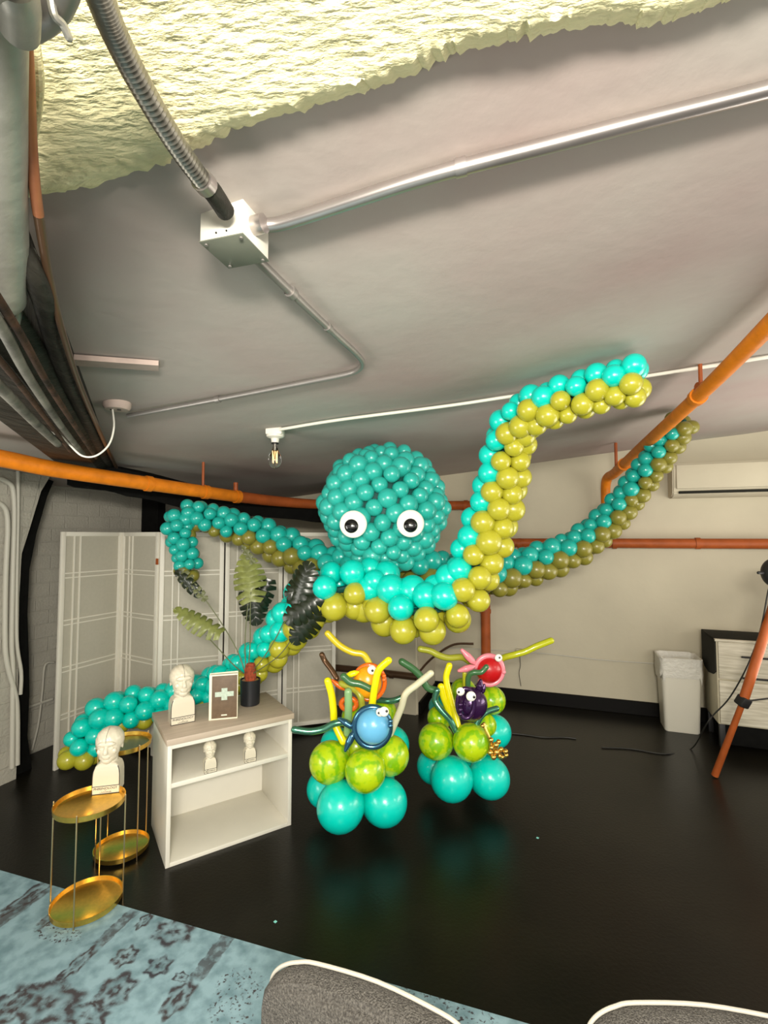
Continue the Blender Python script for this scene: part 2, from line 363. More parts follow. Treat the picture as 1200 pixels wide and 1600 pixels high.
# ceiling
bm = bmesh.new(); nx, ny = 60, 60; g = []
for j in range(ny + 1):
    row = []
    for i in range(nx + 1):
        X = -4 + 9.5 * i / nx; Y = -0.6 + 8.2 * j / ny
        row.append(bm.verts.new((X, Y, zc(X, Y) + 0.012 * noise.noise(V((X * 1.3, Y * 1.3, 0))))))
    g.append(row)
for j in range(ny):
    for i in range(nx): bm.faces.new([g[j][i], g[j][i + 1], g[j + 1][i + 1], g[j + 1][i]])
ext = bmesh.ops.extrude_face_region(bm, geom=bm.faces[:])
bmesh.ops.translate(bm, verts=[e for e in ext['geom'] if isinstance(e, bmesh.types.BMVert)], vec=(0, 0, 0.25))
struct('ceiling', bm, M['ceiling'], True)
# cream rough plaster soffit overhead
edge = [(-250, 400), (-60, 335), (62, 305), (140, 292), (220, 268), (280, 246), (320, 228), (370, 205), (430, 186), (500, 162), (560, 146), (600, 134), (650, 116), (690, 96), (720, 84), (780, 68), (830, 55), (890, 47), (950, 40), (1010, 44), (1060, 30), (1110, 10), (1160, -8), (1300, -50), (1500, -110)]
ed = catmull([onc(x, y) for x, y in edge], 12)
bm = bmesh.new(); g = []
for i, p in enumerate(ed):
    jag = 0.012 * noise.noise(V((i * 0.33, 0, 3))) + 0.006 * noise.noise(V((i * 1.1, 4, 3)))
    row = []
    for k, (t, d) in enumerate([(0, -0.03), (0.004, 0.004), (0.012, 0.010), (0.03, 0.020)] + [(0.03 + 0.022 * q, 0.034) for q in range(1, 42)]):
        X = p.x - 0.30 * t; Y = p.y + jag * (1 if k < 12 else 0) - t
        z = zc(X, Y) - d
        if d > 0: z += 0.0028 * noise.noise(V((X * 20, Y * 34, 1))) + 0.0026 * noise.noise(V((X * 70, Y * 95, 5))) + 0.006 * noise.noise(V((X * 6, Y * 9, 2)))
        row.append(bm.verts.new((X, Y, z)))
    g.append(row)
for a_, b_ in zip(g, g[1:]):
    for k in range(len(a_) - 1): bm.faces.new([a_[k], a_[k + 1], b_[k + 1], b_[k]])
ext = bmesh.ops.extrude_face_region(bm, geom=bm.faces[:])
bmesh.ops.translate(bm, verts=[e for e in ext['geom'] if isinstance(e, bmesh.types.BMVert)], vec=(0, 0, 0.05))
struct('ceiling_plaster', bm, M['plaster'], True)

def wallq(p0, p1, zt0, zt1, thick, z0=0.0):
    """wall slab from p0 to p1 in plan with top heights, thickness vector"""
    pts = [V((p0.x, p0.y, z0)), V((p1.x, p1.y, z0)), V((p1.x, p1.y, zt1)), V((p0.x, p0.y, zt0))]
    bm = prism(pts, thick)
    uv = bm.loops.layers.uv.new('UVMap'); d = (p1 - p0); d.z = 0; d.normalize()
    for f in bm.faces:
        for l in f.loops: q = l.vert.co; l[uv].uv = (q.dot(d) * 2.2, q.z * 2.2)
    return bm
def wp(s): return BW0 + E1 * s          # point along the back wall
a, b_ = wp(-3.2), wp(6)
struct('wall_back', wallq(a, b_, 2.9, 3.2, E2 * 0.2), M['wall'])
# left wall
LW = V((-2.86, 3.95, 0))
a, b_ = LW - E2 * 4.5, LW + E2 * 3.2
struct('wall_left', wallq(a, b_, 2.9, 2.9, -E1 * 0.2), M['brick'])
# painted brick pier on the left with a flared head
pc = onz(27, 1216, 0)
def onp(x, y, q, n):                     # pixel onto the vertical plane through q with normal n
    r = ray(x, y); t = (q - V((0, 0, HC))).dot(n) / r.dot(n); return V((0, 0, HC)) + r * t
prof = [(25, 1218), (27, 1160), (28, 1084), (30, 934), (34, 865), (47, 824), (64, 768), (78, 745), (84, 660)]
outl = [onp(x, y, pc, E1) for x, y in prof]; outl[0].z = 0
outl = outl + [V((outl[-1].x, outl[-1].y, 2.6)), pc - E2 * 2.0 + V((0, 0, 2.6)), pc - E2 * 2.0]
bm = prism(outl, -E1 * 0.34)
uv = bm.loops.layers.uv.new('UVMap')
for f in bm.faces:
    for l in f.loops: q = l.vert.co; l[uv].uv = (q.dot(E2) * 2.2, q.z * 2.2)
struct('wall_pier', bm, M['brick'])
# jagged black void filler between pier and wall
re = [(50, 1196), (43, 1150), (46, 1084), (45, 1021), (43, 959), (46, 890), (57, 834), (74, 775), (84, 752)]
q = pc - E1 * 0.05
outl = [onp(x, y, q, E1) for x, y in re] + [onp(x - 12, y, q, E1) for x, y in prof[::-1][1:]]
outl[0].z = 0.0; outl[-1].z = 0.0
struct('gap_fill_1', prism(outl, -E1 * 0.20), M['black'])
# baseboards
def along(p0, p1, h, t, name, m):
    d = (p1 - p0).normalized(); n = V((d.y, -d.x, 0))
    bm = prism([p0, p1, p1 + n * t, p0 + n * t], V((0, 0, h)))
    bmesh.ops.bevel(bm, geom=bm.edges[:], offset=0.004, segments=1, affect='EDGES')
    return struct(name, bm, m)
along(wp(-2.2), wp(5.5), 0.13, 0.03, 'baseboard_back', M['blackbase'])
# white column standing out from the back wall
cf = V((0.33, 4.85, 0))
bm = prism([cf, cf - E1 * 0.92, cf - E1 * 0.92 + E2 * 0.95, cf + E2 * 0.95], V((0, 0, 2.7)))
bmesh.ops.bevel(bm, geom=[e for e in bm.edges if abs((e.verts[0].co - e.verts[1].co).z) > 1], offset=0.02, segments=3, affect='EDGES')
struct('wall_column', bm, M['wall'])
along(cf + E2 * 0.02, cf + E2 * 0.72, 0.12, 0.02, 'baseboard_column', M['blackbase'])

# dark beam along the left of the ceiling
bd = V((-0.47, 1, 0)).normalized(); bn = V((bd.y, -bd.x, 0))
p0 = V((-1.47, 1.82, 0)) - bd * 1.5
zb = 2.20
pts = [V((p0.x, p0.y, zb)), V((p0.x, p0.y, zb)) + bn * 0.20, V((p0.x, p0.y, zb + 0.07)) + bn * 0.27, V((p0.x, p0.y, 2.62)) + bn * 0.27, V((p0.x, p0.y, 2.62))]
bm = prism(pts, bd * 3.6)
struct('ceiling_beam', bm, M['soot'])
# uneven black strip behind the orange pipe
pp = [P(105, 745, 3.3), P(180, 758, 3.5), P(300, 785, 3.95), P(400, 797, 4.35), P(500, 806, 4.8), P(560, 806, 5.0)]
bm = bmesh.new(); pt = catmull(pp, 6); rows = []
for i, p in enumerate(pt):
    h0 = 0.055 + 0.02 * noise.noise(V((i * .5, 0, 0)))
    rows.append([bm.verts.new(p + V((dx, dy, dz))) for dx, dy, dz in ((0, 0, -h0), (0, 0, 0.13), (0.1, 0.3, 0.13), (0.1, 0.3, -h0))])
for a_, b_ in zip(rows, rows[1:]):
    for k in range(4): bm.faces.new([a_[k], a_[(k + 1) % 4], b_[(k + 1) % 4], b_[k]])
bm.faces.new(rows[0]); bm.faces.new(rows[-1][::-1])
struct('black_strip', bm, M['black'])
# narrow black box standing in for the dark corner recess behind the screen
q = P(240, 800, 4.75); bm = box((-0.10, -0.05, 1.2), (0.10, 0.05, 2.25))
o = struct('gap_fill_2', bm, M['black']); o.location = (q.x, q.y, 0); o.rotation_euler.z = WA

# ------------------------------------------------------------------ pipes on the ceiling and walls
def pipe(name, pts, r, m, label, cat, couplers=(), parent=None, n=8, seg=14, group=None, cr=1.18, cl=0.02, straight=False):
    t = empty(name, (0, 0, 0), 0, label, cat, group)
    obj('tube', tube(pts, r, n=n, seg=seg, smoothp=not straight), m, t)
    for c in couplers:      # c = (point, direction)
        d = c[1].normalized() * cl; rr = (r if isinstance(r, (int, float)) else r[0]) * cr
        if len(c) > 2: rr = c[2]
        obj('coupling', tube([c[0] - d, c[0] + d], rr, n=1, seg=seg, smoothp=False), c[3] if len(c) > 3 else m, t)
    return t
# orange sprinkler main on the left
lp = [P(-160, 690, 2.25), P(0, 716, 2.6), P(90, 734, 2.85), P(240, 757, 3.35), P(315, 768, 3.65), P(370, 776, 3.95), P(430, 783, 4.3), P(500, 788, 4.75), P(600, 789, 5.1)]
def dirat(ps, i): return (ps[min(i + 1, len(ps) - 1)] - ps[max(i - 1, 0)])
spt = pipe('sprinkler_pipe', lp[:6], 0.047, M['orange'], 'orange sprinkler main running under the ceiling from the upper left to the octopus head', 'pipe',
     [(lp[i].lerp(lp[i + 1], f), dirat(lp, i), 0.054) for i, f in ((3, -.1), (4, 0.1), (5, 0))])
obj('rusty_tube', tube([lp[5] - dirat(lp, 5).normalized() * .01] + lp[6:], 0.0465, n=8, seg=14), M['redpipe'], spt)['label'] = 'rust red length of pipe'
hp = [P(690, 789, 5.2), P(735, 789, 5.22), P(752, 795, 5.2)]
rise = [onw(757, 797, 0.12), V((0, 0, 0))]; rise[1] = V((rise[0].x, rise[0].y, 0.0))
hp = [rise[0] - E1 * 0.75 + V((0, 0, 0.06)), rise[0] - E1 * 0.2 + V((0, 0, 0.055)), rise[0] - E1 * 0.05 + V((0, 0, 0.03)), rise[0]]
pipe('wall_pipe', hp, 0.05, M['redpipe'], 'short rust orange pipe between the octopus head and its raised right tentacle', 'pipe', [(hp[1], E1, 0.058)])
jz = onw(757, 848, 0.12).z
pipe('riser_pipe', [rise[0], V((rise[0].x, rise[0].y, jz)), rise[1]], 0.05, M['redpipe'], 'vertical rust orange standpipe on the back wall behind the red fish', 'pipe',
     [(V((rise[0].x, rise[0].y, jz)), V((0, 0, 1)), 0.068), (V((rise[0].x, rise[0].y, onw(757, 955, .12).z)), V((0, 0, 1)), 0.058)], straight=True)
h0 = V((rise[0].x, rise[0].y, jz)); h1 = onw(1260, 850, 0.12)
pipe('branch_pipe', [h0, h0.lerp(h1, .5), h1], 0.048, M['redpipe'], 'rust orange branch pipe running level along the back wall to the right edge', 'pipe',
     [(onw(x, 849, 0.12), E1, 0.055) for x in (812, 960, 1090)], straight=True)
rp = [P(1330, 370, 1.35), P(1200, 510, 1.88), P(1090, 620, 2.55), P(1000, 702, 3.7), P(962, 738, 4.5), P(948, 750, 4.75), onw(946, 785, 0.14), onw(946, 846, 0.14)]
pipe('overhead_pipe', rp, [0.034, 0.037, 0.037, 0.042, 0.045, 0.046, 0.042, 0.042], M['orange'], 'orange sprinkler pipe slanting overhead at the right and turning down to the wall', 'pipe',
     [(P(1090, 620, 2.55), dirat(rp, 2), 0.046), (P(975, 726, 4.2), dirat(rp, 3), 0.056)], n=10)
def hanger(x, y0, y1, Y, r, lab, m='redpipe'):
    a = P(x, y1, Y); c = V((a.x, a.y, max(P(x, y0, Y).z, min(zc(a.x, a.y), 9))))
    c.z = P(x, y0, Y).z
    t = empty('pipe_hanger', a, 0, lab, 'pipe hanger', 'threaded pipe hangers')
    obj('rod', tube([V((0, 0, 0)), c - a], r, n=1, seg=8, smoothp=False), M[m], t)
    obj('clamp_ring', tube([V((-0.02, 0, -0.0)), V((0.02, 0, 0.0))], r * 2.6, n=1, seg=12, smoothp=False), M[m], t)
hanger(1095, 520, 605, 2.5, 0.010, 'orange hanger rod between the ceiling and the right overhead pipe')
hanger(963, 692, 735, 4.45, 0.014, 'short hanger rod above the bend of the overhead pipe by the split air conditioner')
hanger(317, 722, 768, 3.66, 0.010, 'thin orange hanger rod above the left sprinkler main')
hanger(368, 754, 776, 3.95, 0.018, 'stubby rust hanger on the left sprinkler main near the screen')

# big bright conduit
cp = [onc(x, y, 0.022) for x, y in [(412, 353), (440, 349), (490, 334), (560, 311), (640, 285), (720, 262), (860, 226), (1000, 190), (1200, 140), (1400, 85)]]
pipe('ceiling_conduit', cp, 0.0165, M['emt'], 'shiny steel conduit crossing the ceiling from the junction box to the right edge', 'conduit',
     [(cp[5], dirat(cp, 5), 0.0195)], cl=0.012)
# dull conduit with a bend
dp = [onc(x, y, 0.02) for x, y in [(392, 396), (425, 428), (455, 457), (500, 500), (530, 528), (556, 552), (566, 566), (560, 577), (540, 585), (480, 597), (340, 624), (200, 650)]]
pipe('bent_conduit', dp, [0.0135] * 3 + [0.0125] * 9, M['emtdull'], 'dull steel conduit leaving the junction box, bending back left across the ceiling', 'conduit',
     [(dp[2], dirat(dp, 2), 0.019), (dp[3].lerp(dp[4], .4), dirat(dp, 3), 0.016), (dp[10], dirat(dp, 10), 0.017)], cl=0.012)
# painted white conduit further back
wpz = [onc(x, y, 0.015) for x, y in [(437, 671), (530, 656), (700, 634), (800, 619), (1000, 589), (1200, 558), (1300, 542)]]
pipe('painted_conduit', wpz, 0.0095, M['white'], 'white painted conduit along the ceiling from the bare bulb to the right edge', 'conduit', n=6)
# ridged flexible conduit
fp = [onc(x, y, d) for x, y, d in [(135, -60, 0.12), (158, 0, .11), (178, 50, .10), (210, 115, .09), (250, 185, .08), (285, 240, .07), (318, 285, .06)]]
t = empty('flexible_conduit', (0, 0, 0), 0, 'ridged flexible steel conduit dropping from the top edge to the junction box', 'conduit')
obj('sleeve', tube(fp, [0.0165, 0.017, 0.017, 0.0175, 0.018, 0.018, 0.018], n=16, seg=16, ripple=0.085), M['flex'], t)
e0, e1 = onc(314, 280, .06), onc(334, 302, 0.055); obj('locking_ring', tube([e0, e0.lerp(e1, .5)], 0.023, n=1, seg=18, smoothp=False), M['emt'], t)
e2 = onc(352, 330, 0.045)
obj('connector', tube([e0.lerp(e1, .45), e1, e2], 0.0205, n=3, seg=18), M['soot'], t)
# junction box
zz = zc(-.4, 1.2)
c_ = [onz(307, 380, zz - 0.066), onz(382, 367, zz - 0.066), onz(423, 402, zz - 0.066), onz(357, 417, zz - 0.066)]
ctr = (c_[0] + c_[1] + c_[2] + c_[3]) / 4; ang = math.atan2((c_[1] - c_[0]).y, (c_[1] - c_[0]).x) - 0.04
t = empty('junction_box', (ctr.x, ctr.y, zz - 0.066), ang, 'white square steel junction box with a grey green cover on the ceiling', 'junction box')
hb = 0.058
obj('box_body', box((-hb, -hb, 0), (hb, hb, 0.085), 0.002), M['boxw'], t)
obj('cover_plate', box((-hb - .002, -hb - .002, -0.003), (hb + .002, hb + .002, 0.0), 0.001), M['boxg'], t)
for sx, sy in ((-1, -1), (1, -1), (1, 1), (-1, 1)):
    o = obj('screw', lathe([(0.0045, -0.003), (0.0045, 0), (0.001, 0.001)], 10), M['emtdull'], t); o.location = (sx * 0.048, sy * 0.048, -0.0035)
for k in (-.012, .016):
    o = obj('knockout_hole', lathe([(0.0022, 0), (0.0022, 0.002)], 10), M['ink'], t); o.location = (k, -hb - .0008, 0.012); o.rotation_euler.x = PI / 2
o = obj('conduit_collar', tube([V((hb - .005, -0.012, 0.045)), V((hb + 0.03, -0.014, 0.045))], 0.022, n=1, seg=16, smoothp=False), M['emt'], t)

# large duct and the cluster of pipes at upper left
t = empty('metal_duct', (0, 0, 0), 0, 'large grey galvanised duct at the upper left corner beside the copper pipe', 'duct')
dpt = [P(-15, -140, 0.42), P(-12, 0, 0.55), P(-14, 150, 0.66), P(-14, 300, 0.80), P(-10, 400, .92), P(-4, 455, 1.0)]
obj('duct_body', tube(dpt, [0.034, 0.036, 0.043, 0.052, 0.058, 0.052], n=8, seg=28, round_ends=True), M['galv'], t)
obj('duct_sleeve', tube([P(18, -30, 0.50), P(26, 0, 0.52), P(30, 46, 0.56)], [0.0235, 0.0235, 0.0215], n=4, seg=22), M['galv'], t)
obj('duct_branch', tube([P(35, 395, 1.02), P(26, 440, 1.05), P(20, 505, 1.12)], [0.026, 0.023, 0.014], n=6, seg=18, round_ends=True), M['galv'], t)
cpp = [P(38, 30, 0.60), P(44, 120, 0.66), P(48, 220, 0.76), P(54, 290, 0.86), P(62, 345, 0.96), P(76, 430, 1.15), P(96, 520, 1.42), P(125, 610, 1.9), P(162, 690, 2.8), P(182, 735, 3.5)]
cpp = [P(38, 30, 0.60), P(44, 120, 0.66), P(48, 220, 0.74), P(54, 290, 0.80), P(60, 335, 0.85)]
cpd = [P(60, 335, 0.85), P(76, 430, 0.99), onz(98, 520, 2.25), onz(128, 610, 2.25), onz(163, 690, 2.25), onz(184, 735, 2.25)]
t = pipe('copper_pipe', cpp, [0.008, 0.0085, 0.009, 0.009, 0.009], M['copper'], 'thin copper orange pipe running down the ceiling edge from the upper left', 'pipe')
obj('darkened_tube', tube(cpd, [0.009, 0.008, .008, .009, .011, .012], n=8, seg=12), M['brown'], t)['label'] = 'dark brown lower length of pipe'
obj('paint_drip', tube([P(54, 30, 0.64), P(61, 120, 0.70), P(60, 170, 0.76), P(54, 235, 0.84)], [0.004, 0.007, 0.006, 0.002], n=6, seg=8), M['plaster'], t)
bpp = [P(-8, 305, .84)] + [onz(x, y, 2.275) for x, y in [(60, 448), (84, 530), (112, 606), (142, 668), (174, 732)]]
pipe('black_pipe', bpp, [0.020, 0.022, 0.024, 0.028, .033, .04], M['soot'], 'sooty black pipe running beside the copper pipe along the dark beam', 'pipe',
     [(bpp[0].lerp(bpp[1], .7), dirat(bpp, 0), 0.026, M['soot'])], cl=0.006)
for i, (pth, rr, lab) in enumerate([
    ([onz(-260, 400, 2.15), onz(-40, 570, 2.15), onz(0, 605, 2.15), onz(55, 660, 2.15), onz(90, 693, 2.15)], 0.016, 'pale worn pipe slung lowest under the dark beam at the left edge'),
    ([onz(-180, 260, 2.17), onz(-5, 500, 2.17), onz(45, 590, 2.17), onz(95, 665, 2.17), onz(130, 710, 2.17)], 0.012, 'thin grey pipe slung under the middle of the dark beam')]):
    pipe('grey_pipe', pth, rr, M['sootpipe'], lab, 'pipe', group='pipes under the dark beam')
for pth, rr, lab in [([onz(-60, 380, 2.18), onz(30, 520, 2.18), onz(75, 600, 2.18), onz(120, 670, 2.18), onz(150, 715, 2.18)], .009, 'thin dark rusty pipe under the dark beam next to the black pipe'),
        ([onz(-200, 330, 2.16), onz(-20, 540, 2.16), onz(30, 600, 2.16), onz(80, 665, 2.16), onz(110, 705, 2.16)], .008, 'thin dark rusty pipe under the dark beam between the two grey pipes')]:
    pipe('rusty_pipe', pth, rr, M['rustpipe'], lab, 'pipe', group='pipes under the dark beam')
gp = [P(-30, 62, .60), P(40, 42, .585), P(80, 15, .57), P(102, -30, .54), P(108, -90, .50)]
t = pipe('curved_pipe', gp, 0.0185, M['emtdull'], 'curved grey pipe in the top left corner held by a strap', 'pipe')
obj('pipe_strap', tube([P(78, -14, .545), P(84, 22, .555), P(98, 38, .565), P(107, 58, .575)], 0.005, n=5, seg=8, round_ends=True), M['galv'], t)
# ceiling batten
q = [onc(40, 553), onc(248, 568)]; d = (q[1] - q[0]); n_ = V((-d.y, d.x, 0)).normalized() * 0.036
bm = prism([q[0] - n_, q[1] - n_, q[1] + n_, q[0] + n_], V((0, 0, -0.02)))
tag(obj('wooden_batten', bm, M['batten'], None, False), 'pinkish painted batten fixed flat to the ceiling by the black pipe', 'batten')
# ceiling outlet with cable
q = onc(183, 632); q2 = onc(150, 625)
t = empty('ceiling_outlet', q, 0, 'round white ceiling outlet above the looping white cable', 'outlet')
bm = lathe([(0.062, 0.02), (0.062, -0.012), (0.052, -0.026), (0.02, -0.028)], 28); obj('outlet_body', bm, M['batten'], t)
for dx in (-0.018, 0.016):
    o = obj('socket_hole', lathe([(0.009, 0), (0.009, -0.003)], 14), M['ink'], t); o.location = (dx, -0.01, -0.0275)
t2 = tag(obj('white_cable', tube([P(176, 640, q.y * .99), P(178, 668, q.y * .98), P(170, 695, q.y * .97), P(150, 712, q.y * .96), P(128, 712, q.y * .95), P(108, 694, q.y * .93), P(96, 682, q.y * .9), P(75, 674, q.y * .86), P(55, 668, q.y * .82)], 0.0042, n=8, seg=8), M['cable']),
         'white cable looping down from the ceiling outlet beneath the dark beam', 'cable')

# bulb
q = onc(430, 672)
t = empty('light_bulb', q, 0, 'bare clear bulb with amber filament in a white ceiling holder', 'light')
obj('junction_cover', box((-0.05, -0.05, -0.035), (0.05, 0.05, 0.02), 0.006), M['white'], t)
obj('lamp_holder', lathe([(0.055, -0.03), (0.052, -0.045), (0.026, -0.055), (0.022, -0.082), (0.02, -0.082)], 26), M['white'], t)
o = obj('socket_ring', lathe([(0.0225, -0.080), (0.0225, -0.088)], 20), M['ink'], t)
obj('glass_globe', lathe([(0.013, -0.086), (0.015, -0.11), (0.025, -0.135), (0.038, -0.165), (0.042, -0.19), (0.038, -0.215), (0.024, -0.235), (0.008, -0.242)], 30), M['glass'], t)
bm = bmesh.new()
zs = [-.135, -.205]; pts = []
for k in range(9): a = 2 * PI * k / 8; pts.append(V((0.012 * math.cos(a), 0.012 * math.sin(a), zs[k % 2])))
obj('filament', tube(pts, 0.0016, n=1, seg=6, smoothp=False), M['filament'], t)
obj('glass_stem', tube([V((0, 0, -.088)), V((0, 0, -.13))], 0.004, n=1, seg=8, smoothp=False), M['white'], t)

# left wall conduits
def wallpipe(px, r, off, lab):
    q = pc + E1 * off
    tag(obj('painted_wall_conduit', tube([onp(x, y, q, E1) for x, y in px], r, n=5, seg=10), M['paintpipe']), lab, 'conduit', 'painted conduits on the brick pier')
wallpipe([(-30, 780), (2, 788), (12, 815), (9, 900), (8, 1000), (12, 1040), (24, 1085), (27, 1120), (27, 1195)], 0.017, 0.03, 'painted conduit bending out of the frame, lowest of the bends at the pier top')
wallpipe([(-30, 742), (10, 752), (22, 780), (20, 900), (18, 1000), (20, 1040), (20, 1090), (19, 1200)], 0.017, 0.028, 'painted conduit with the upper bend at the top of the brick pier')
wallpipe([(28, 700), (28, 800), (26, 900), (26, 1000), (33, 1050), (32, 1085)], 0.013, 0.025, 'straight painted conduit nearest the black gap on the brick pier')
q = LW + E1 * 0.03
tag(obj('dangling_cord', tube([onp(x, y, q, E1) for x, y in [(84, 1035), (74, 1036), (69, 1045), (66, 1080), (60, 1130), (50, 1172)]], 0.008, n=6, seg=8), M['paintpipe']), 'thin painted cord hanging on the brick wall left of the folding screen', 'cord')
tag(obj('wall_ledge', tube([onp(x, y, q, E1) for x, y in [(42, 1106), (82, 1092)]], 0.012, n=4, seg=8), M['paintpipe']), 'thin painted rail on the brick wall beside the screen', 'rail')

# ------------------------------------------------------------------ back wall things
# split air conditioner
q0, q1 = onw(1043, 750, 0), onw(1330, 750, 0)
L = (q1 - q0).length
t = empty('air_conditioner', q0, WA, 'pale slim air conditioner mounted high on the back wall at right', 'air conditioner')
q0z = q0.z; zt = onw(1045, 723, .2).z - q0z; zb_ = onw(1045, 777, .2).z - q0z
bm = prism([V((0, 0, zt)), V((0, -0.20, zt - 0.01)), V((0, -0.22, zt - .06)), V((0, -0.20, zb_ + 0.04)), V((0, -0.15, zb_)), V((0, 0, zb_))], V((1.05, 0, 0)))
bmesh.ops.bevel(bm, geom=bm.edges[:], offset=0.01, segments=2, affect='EDGES')
obj('housing', bm, M['wall'], t)
obj('front_panel', box((0.03, -0.232, zb_ + .075), (1.02, -0.212, zt - 0.03), 0.006), M['wall'], t)
obj('air_louvre', box((0.05, -0.215, zb_ + .03), (1.0, -0.195, zb_ + .055), 0.004), M['charc'], t)
# wall wires
wv = [onw(x, y, 0.012) for x, y in [(690, 1012), (760, 1015), (850, 1021), (940, 1031), (1045, 1038)]]
tag(obj('wall_wire', tube(wv, 0.006, n=5, seg=8), M['paintpipe']), 'pale wire running low along the back wall to the bin', 'wire')
wv = [onw(x, y, 0.012) for x, y in [(812, 1025), (813, 1040), (811, 1052), (814, 1072)]]
tag(obj('hanging_wire', tube(wv, 0.003, n=5, seg=6), M['bcable']), 'short dark wire hanging down the wall right of the red fish', 'wire')
q = onw(815, 1018, 0); t = empty('wall_socket', q, WA, 'small painted wall box on the back wall behind the yellow tube', 'socket')
obj('socket_box', box((-0.055, -0.035, -0.03), (0.055, 0, 0.03), 0.005), M['wall'], t)
obj('plug', box((-0.045, -0.05, -0.028), (0.03, -0.034, -0.016), 0.003), M['ink'], t)
# brown pipe in front of the column
q = cf - E2 * 0.06
def onq(x, y): return onp(x, y, q, E2)
t = pipe('brown_pipe', [onq(500, 1041), onq(560, 1047), onq(652, 1058)], 0.034, M['brown'], 'dark brown pipe running level across the white column behind the orange fish', 'pipe', [(onq(612, 1054), E1, 0.038)])
obj('cable_loop', tube([onq(655, 1050), onq(668, 1035), onq(686, 1020), onq(710, 1007), onq(740, 1006)], 0.011, n=6, seg=8), M['brown'], t)

# bin
q = onz(1076, 1147, 0) ; q.y += 0.13
t = empty('waste_bin', q, WA, 'tall white waste bin with a white liner folded over its rim', 'bin')
def rrect(hx, hy, r, z, n=5):
    out = []
    for cx, cy, a0 in ((hx - r, hy - r, 0), (-hx + r, hy - r, PI / 2), (-hx + r, -hy + r, PI), (hx - r, -hy + r, 1.5 * PI)):
        for k in range(n + 1): a = a0 + PI / 2 * k / n; out.append(V((cx + r * math.cos(a), cy + r * math.sin(a), z)))
    return out
def loft(rings, bm=None, cap0=True, cap1=True):
    bm = bm or bmesh.new(); R = [[bm.verts.new(p) for p in r] for r in rings]
    for a, b_ in zip(R, R[1:]):
        for k in range(len(a)): bm.faces.new([a[k], a[(k + 1) % len(a)], b_[(k + 1) % len(a)], b_[k]])
    if cap0: bm.faces.new(R[0][::-1])
    if cap1: bm.faces.new(R[-1])
    return bm
obj('bin_body', loft([rrect(.135, .11, .03, 0), rrect(.14, .115, .03, .01), rrect(.16, .14, .035, .60), rrect(.16, .14, .035, .62), rrect(.15, .13, .03, .62), rrect(.13, .105, .03, .02)]), M['bin'], t)
lr = []
for z, s in ((.475, .168), (.52, .172), (.60, .168), (.655, .172), (.66, .165), (.62, .15), (.5, .145)):
    ring = rrect(s, s * .87, .04, z, 6)
    for k, p in enumerate(ring):
        p.z += (0.03 * math.sin(k * 1.25) + 0.015 * math.sin(k * 2.3)) * (1 if z < .5 and s > .16 else .12)
        f = 1 + 0.022 * noise.noise(V((k * .9, z * 18, 0))); p.x *= f; p.y *= f
    lr.append(ring)
obj('bin_liner', loft(lr, cap0=False, cap1=False), M['bag'], t)

# dresser
q = onz(1124, 1169, 0); zt = P(1122, 998, q.y).z; zb_ = P(1124, 1131, q.y).z
t = empty('dresser', q, WA - .03, 'whitewashed dresser with black bar handles and a charcoal cover over its top', 'dresser')
obj('carcass', box((0, 0, zb_), (1.15, .42, zt - .02), 0.004), M['washside'], t)
obj('top_board', box((-.01, -.015, zt - .02), (1.17, .02, zt), 0.003), M['wash'], t)
obj('charcoal_cover', box((-.012, .02, zt - .022), (1.17, .435, zt + .004), 0.004), M['charc'], t)['label'] = 'charcoal cloth cover over the top'
sd = [V((-.012, .0, zt - .005)), V((-.012, .435, zt)), V((-.012, .435, zt - .26)), V((-.012, .36, zt - .31)), V((-.012, .22, zt - .33)), V((-.012, .08, zt - .31)), V((-.012, .0, zt - .27))]
obj('hanging_cover', prism(sd, V((.010, 0, 0))), M['charc'], t, False)['label'] = 'charcoal cloth hanging over the side'
H = zt - zb_
for z0, z1, hz in ((.54, .97, .79), (.02, .52, .24)):
    o = obj('drawer_front', box((0.012, -.018, zb_ + z0 * H), (1.14, -.001, zb_ + z1 * H), 0.003), M['wash'], t)
    for hx in (.16,) if z0 > .5 else ():
        pass
for z_ in (P(1160, 1022, q.y).z, P(1160, 1054, q.y).z):
    o = obj('handle', tube([V((.17, -.045, z_)), V((.45, -.045, z_))], 0.008, n=1, seg=10, smoothp=False, round_ends=True), M['ink'], t)
for lx in (.03, 1.1):
    for ly in (.03, .39):
        obj('leg', box((lx - .02, ly - .02, 0), (lx + .02, ly + .02, zb_ + .002), 0.003), M['ink'], t)
obj('plinth', box((.05, .05, .02), (1.1, .38, zb_ + .002), 0.003), M['black'], t)
# orange tripod
foot = onz(1117, 1214, 0); top = P(1206, 955, 3.35); hinge = P(1161, 1096, 3.45)
apex = top + (top - hinge) * .55
t = empty('tripod_stand', foot, 0, 'orange tripod leg with black hinge standing on the floor at the right edge', 'tripod')
F0 = foot
obj('upper_leg', tube([hinge - F0, top - F0, apex - F0], 0.031, n=2, seg=12, smoothp=False), M['redpipe'], t)
obj('lower_leg', tube([V((0, 0, 0.012)), hinge - F0], [0.024, 0.020], n=1, seg=12, smoothp=False), M['redpipe'], t)
o = obj('hinge_clamp', box((-.035, -.035, -.035), (.035, .035, .035), .01), M['ink'], t); o.location = hinge - F0; o.rotation_euler = (0.3, 0.35, 0.2)
for dx, dy in ((.95, .25), (.75, -.55)):
    f2 = V((foot.x + dx, foot.y + dy, 0.012)); obj('leg', tube([f2 - F0, apex - F0], 0.026, n=1, seg=12, smoothp=False), M['redpipe'], t)
obj('brace', tube([hinge - F0, hinge - F0 + V((.45, .1, 0.01))], 0.006, n=1, seg=8, smoothp=False), M['ink'], t)
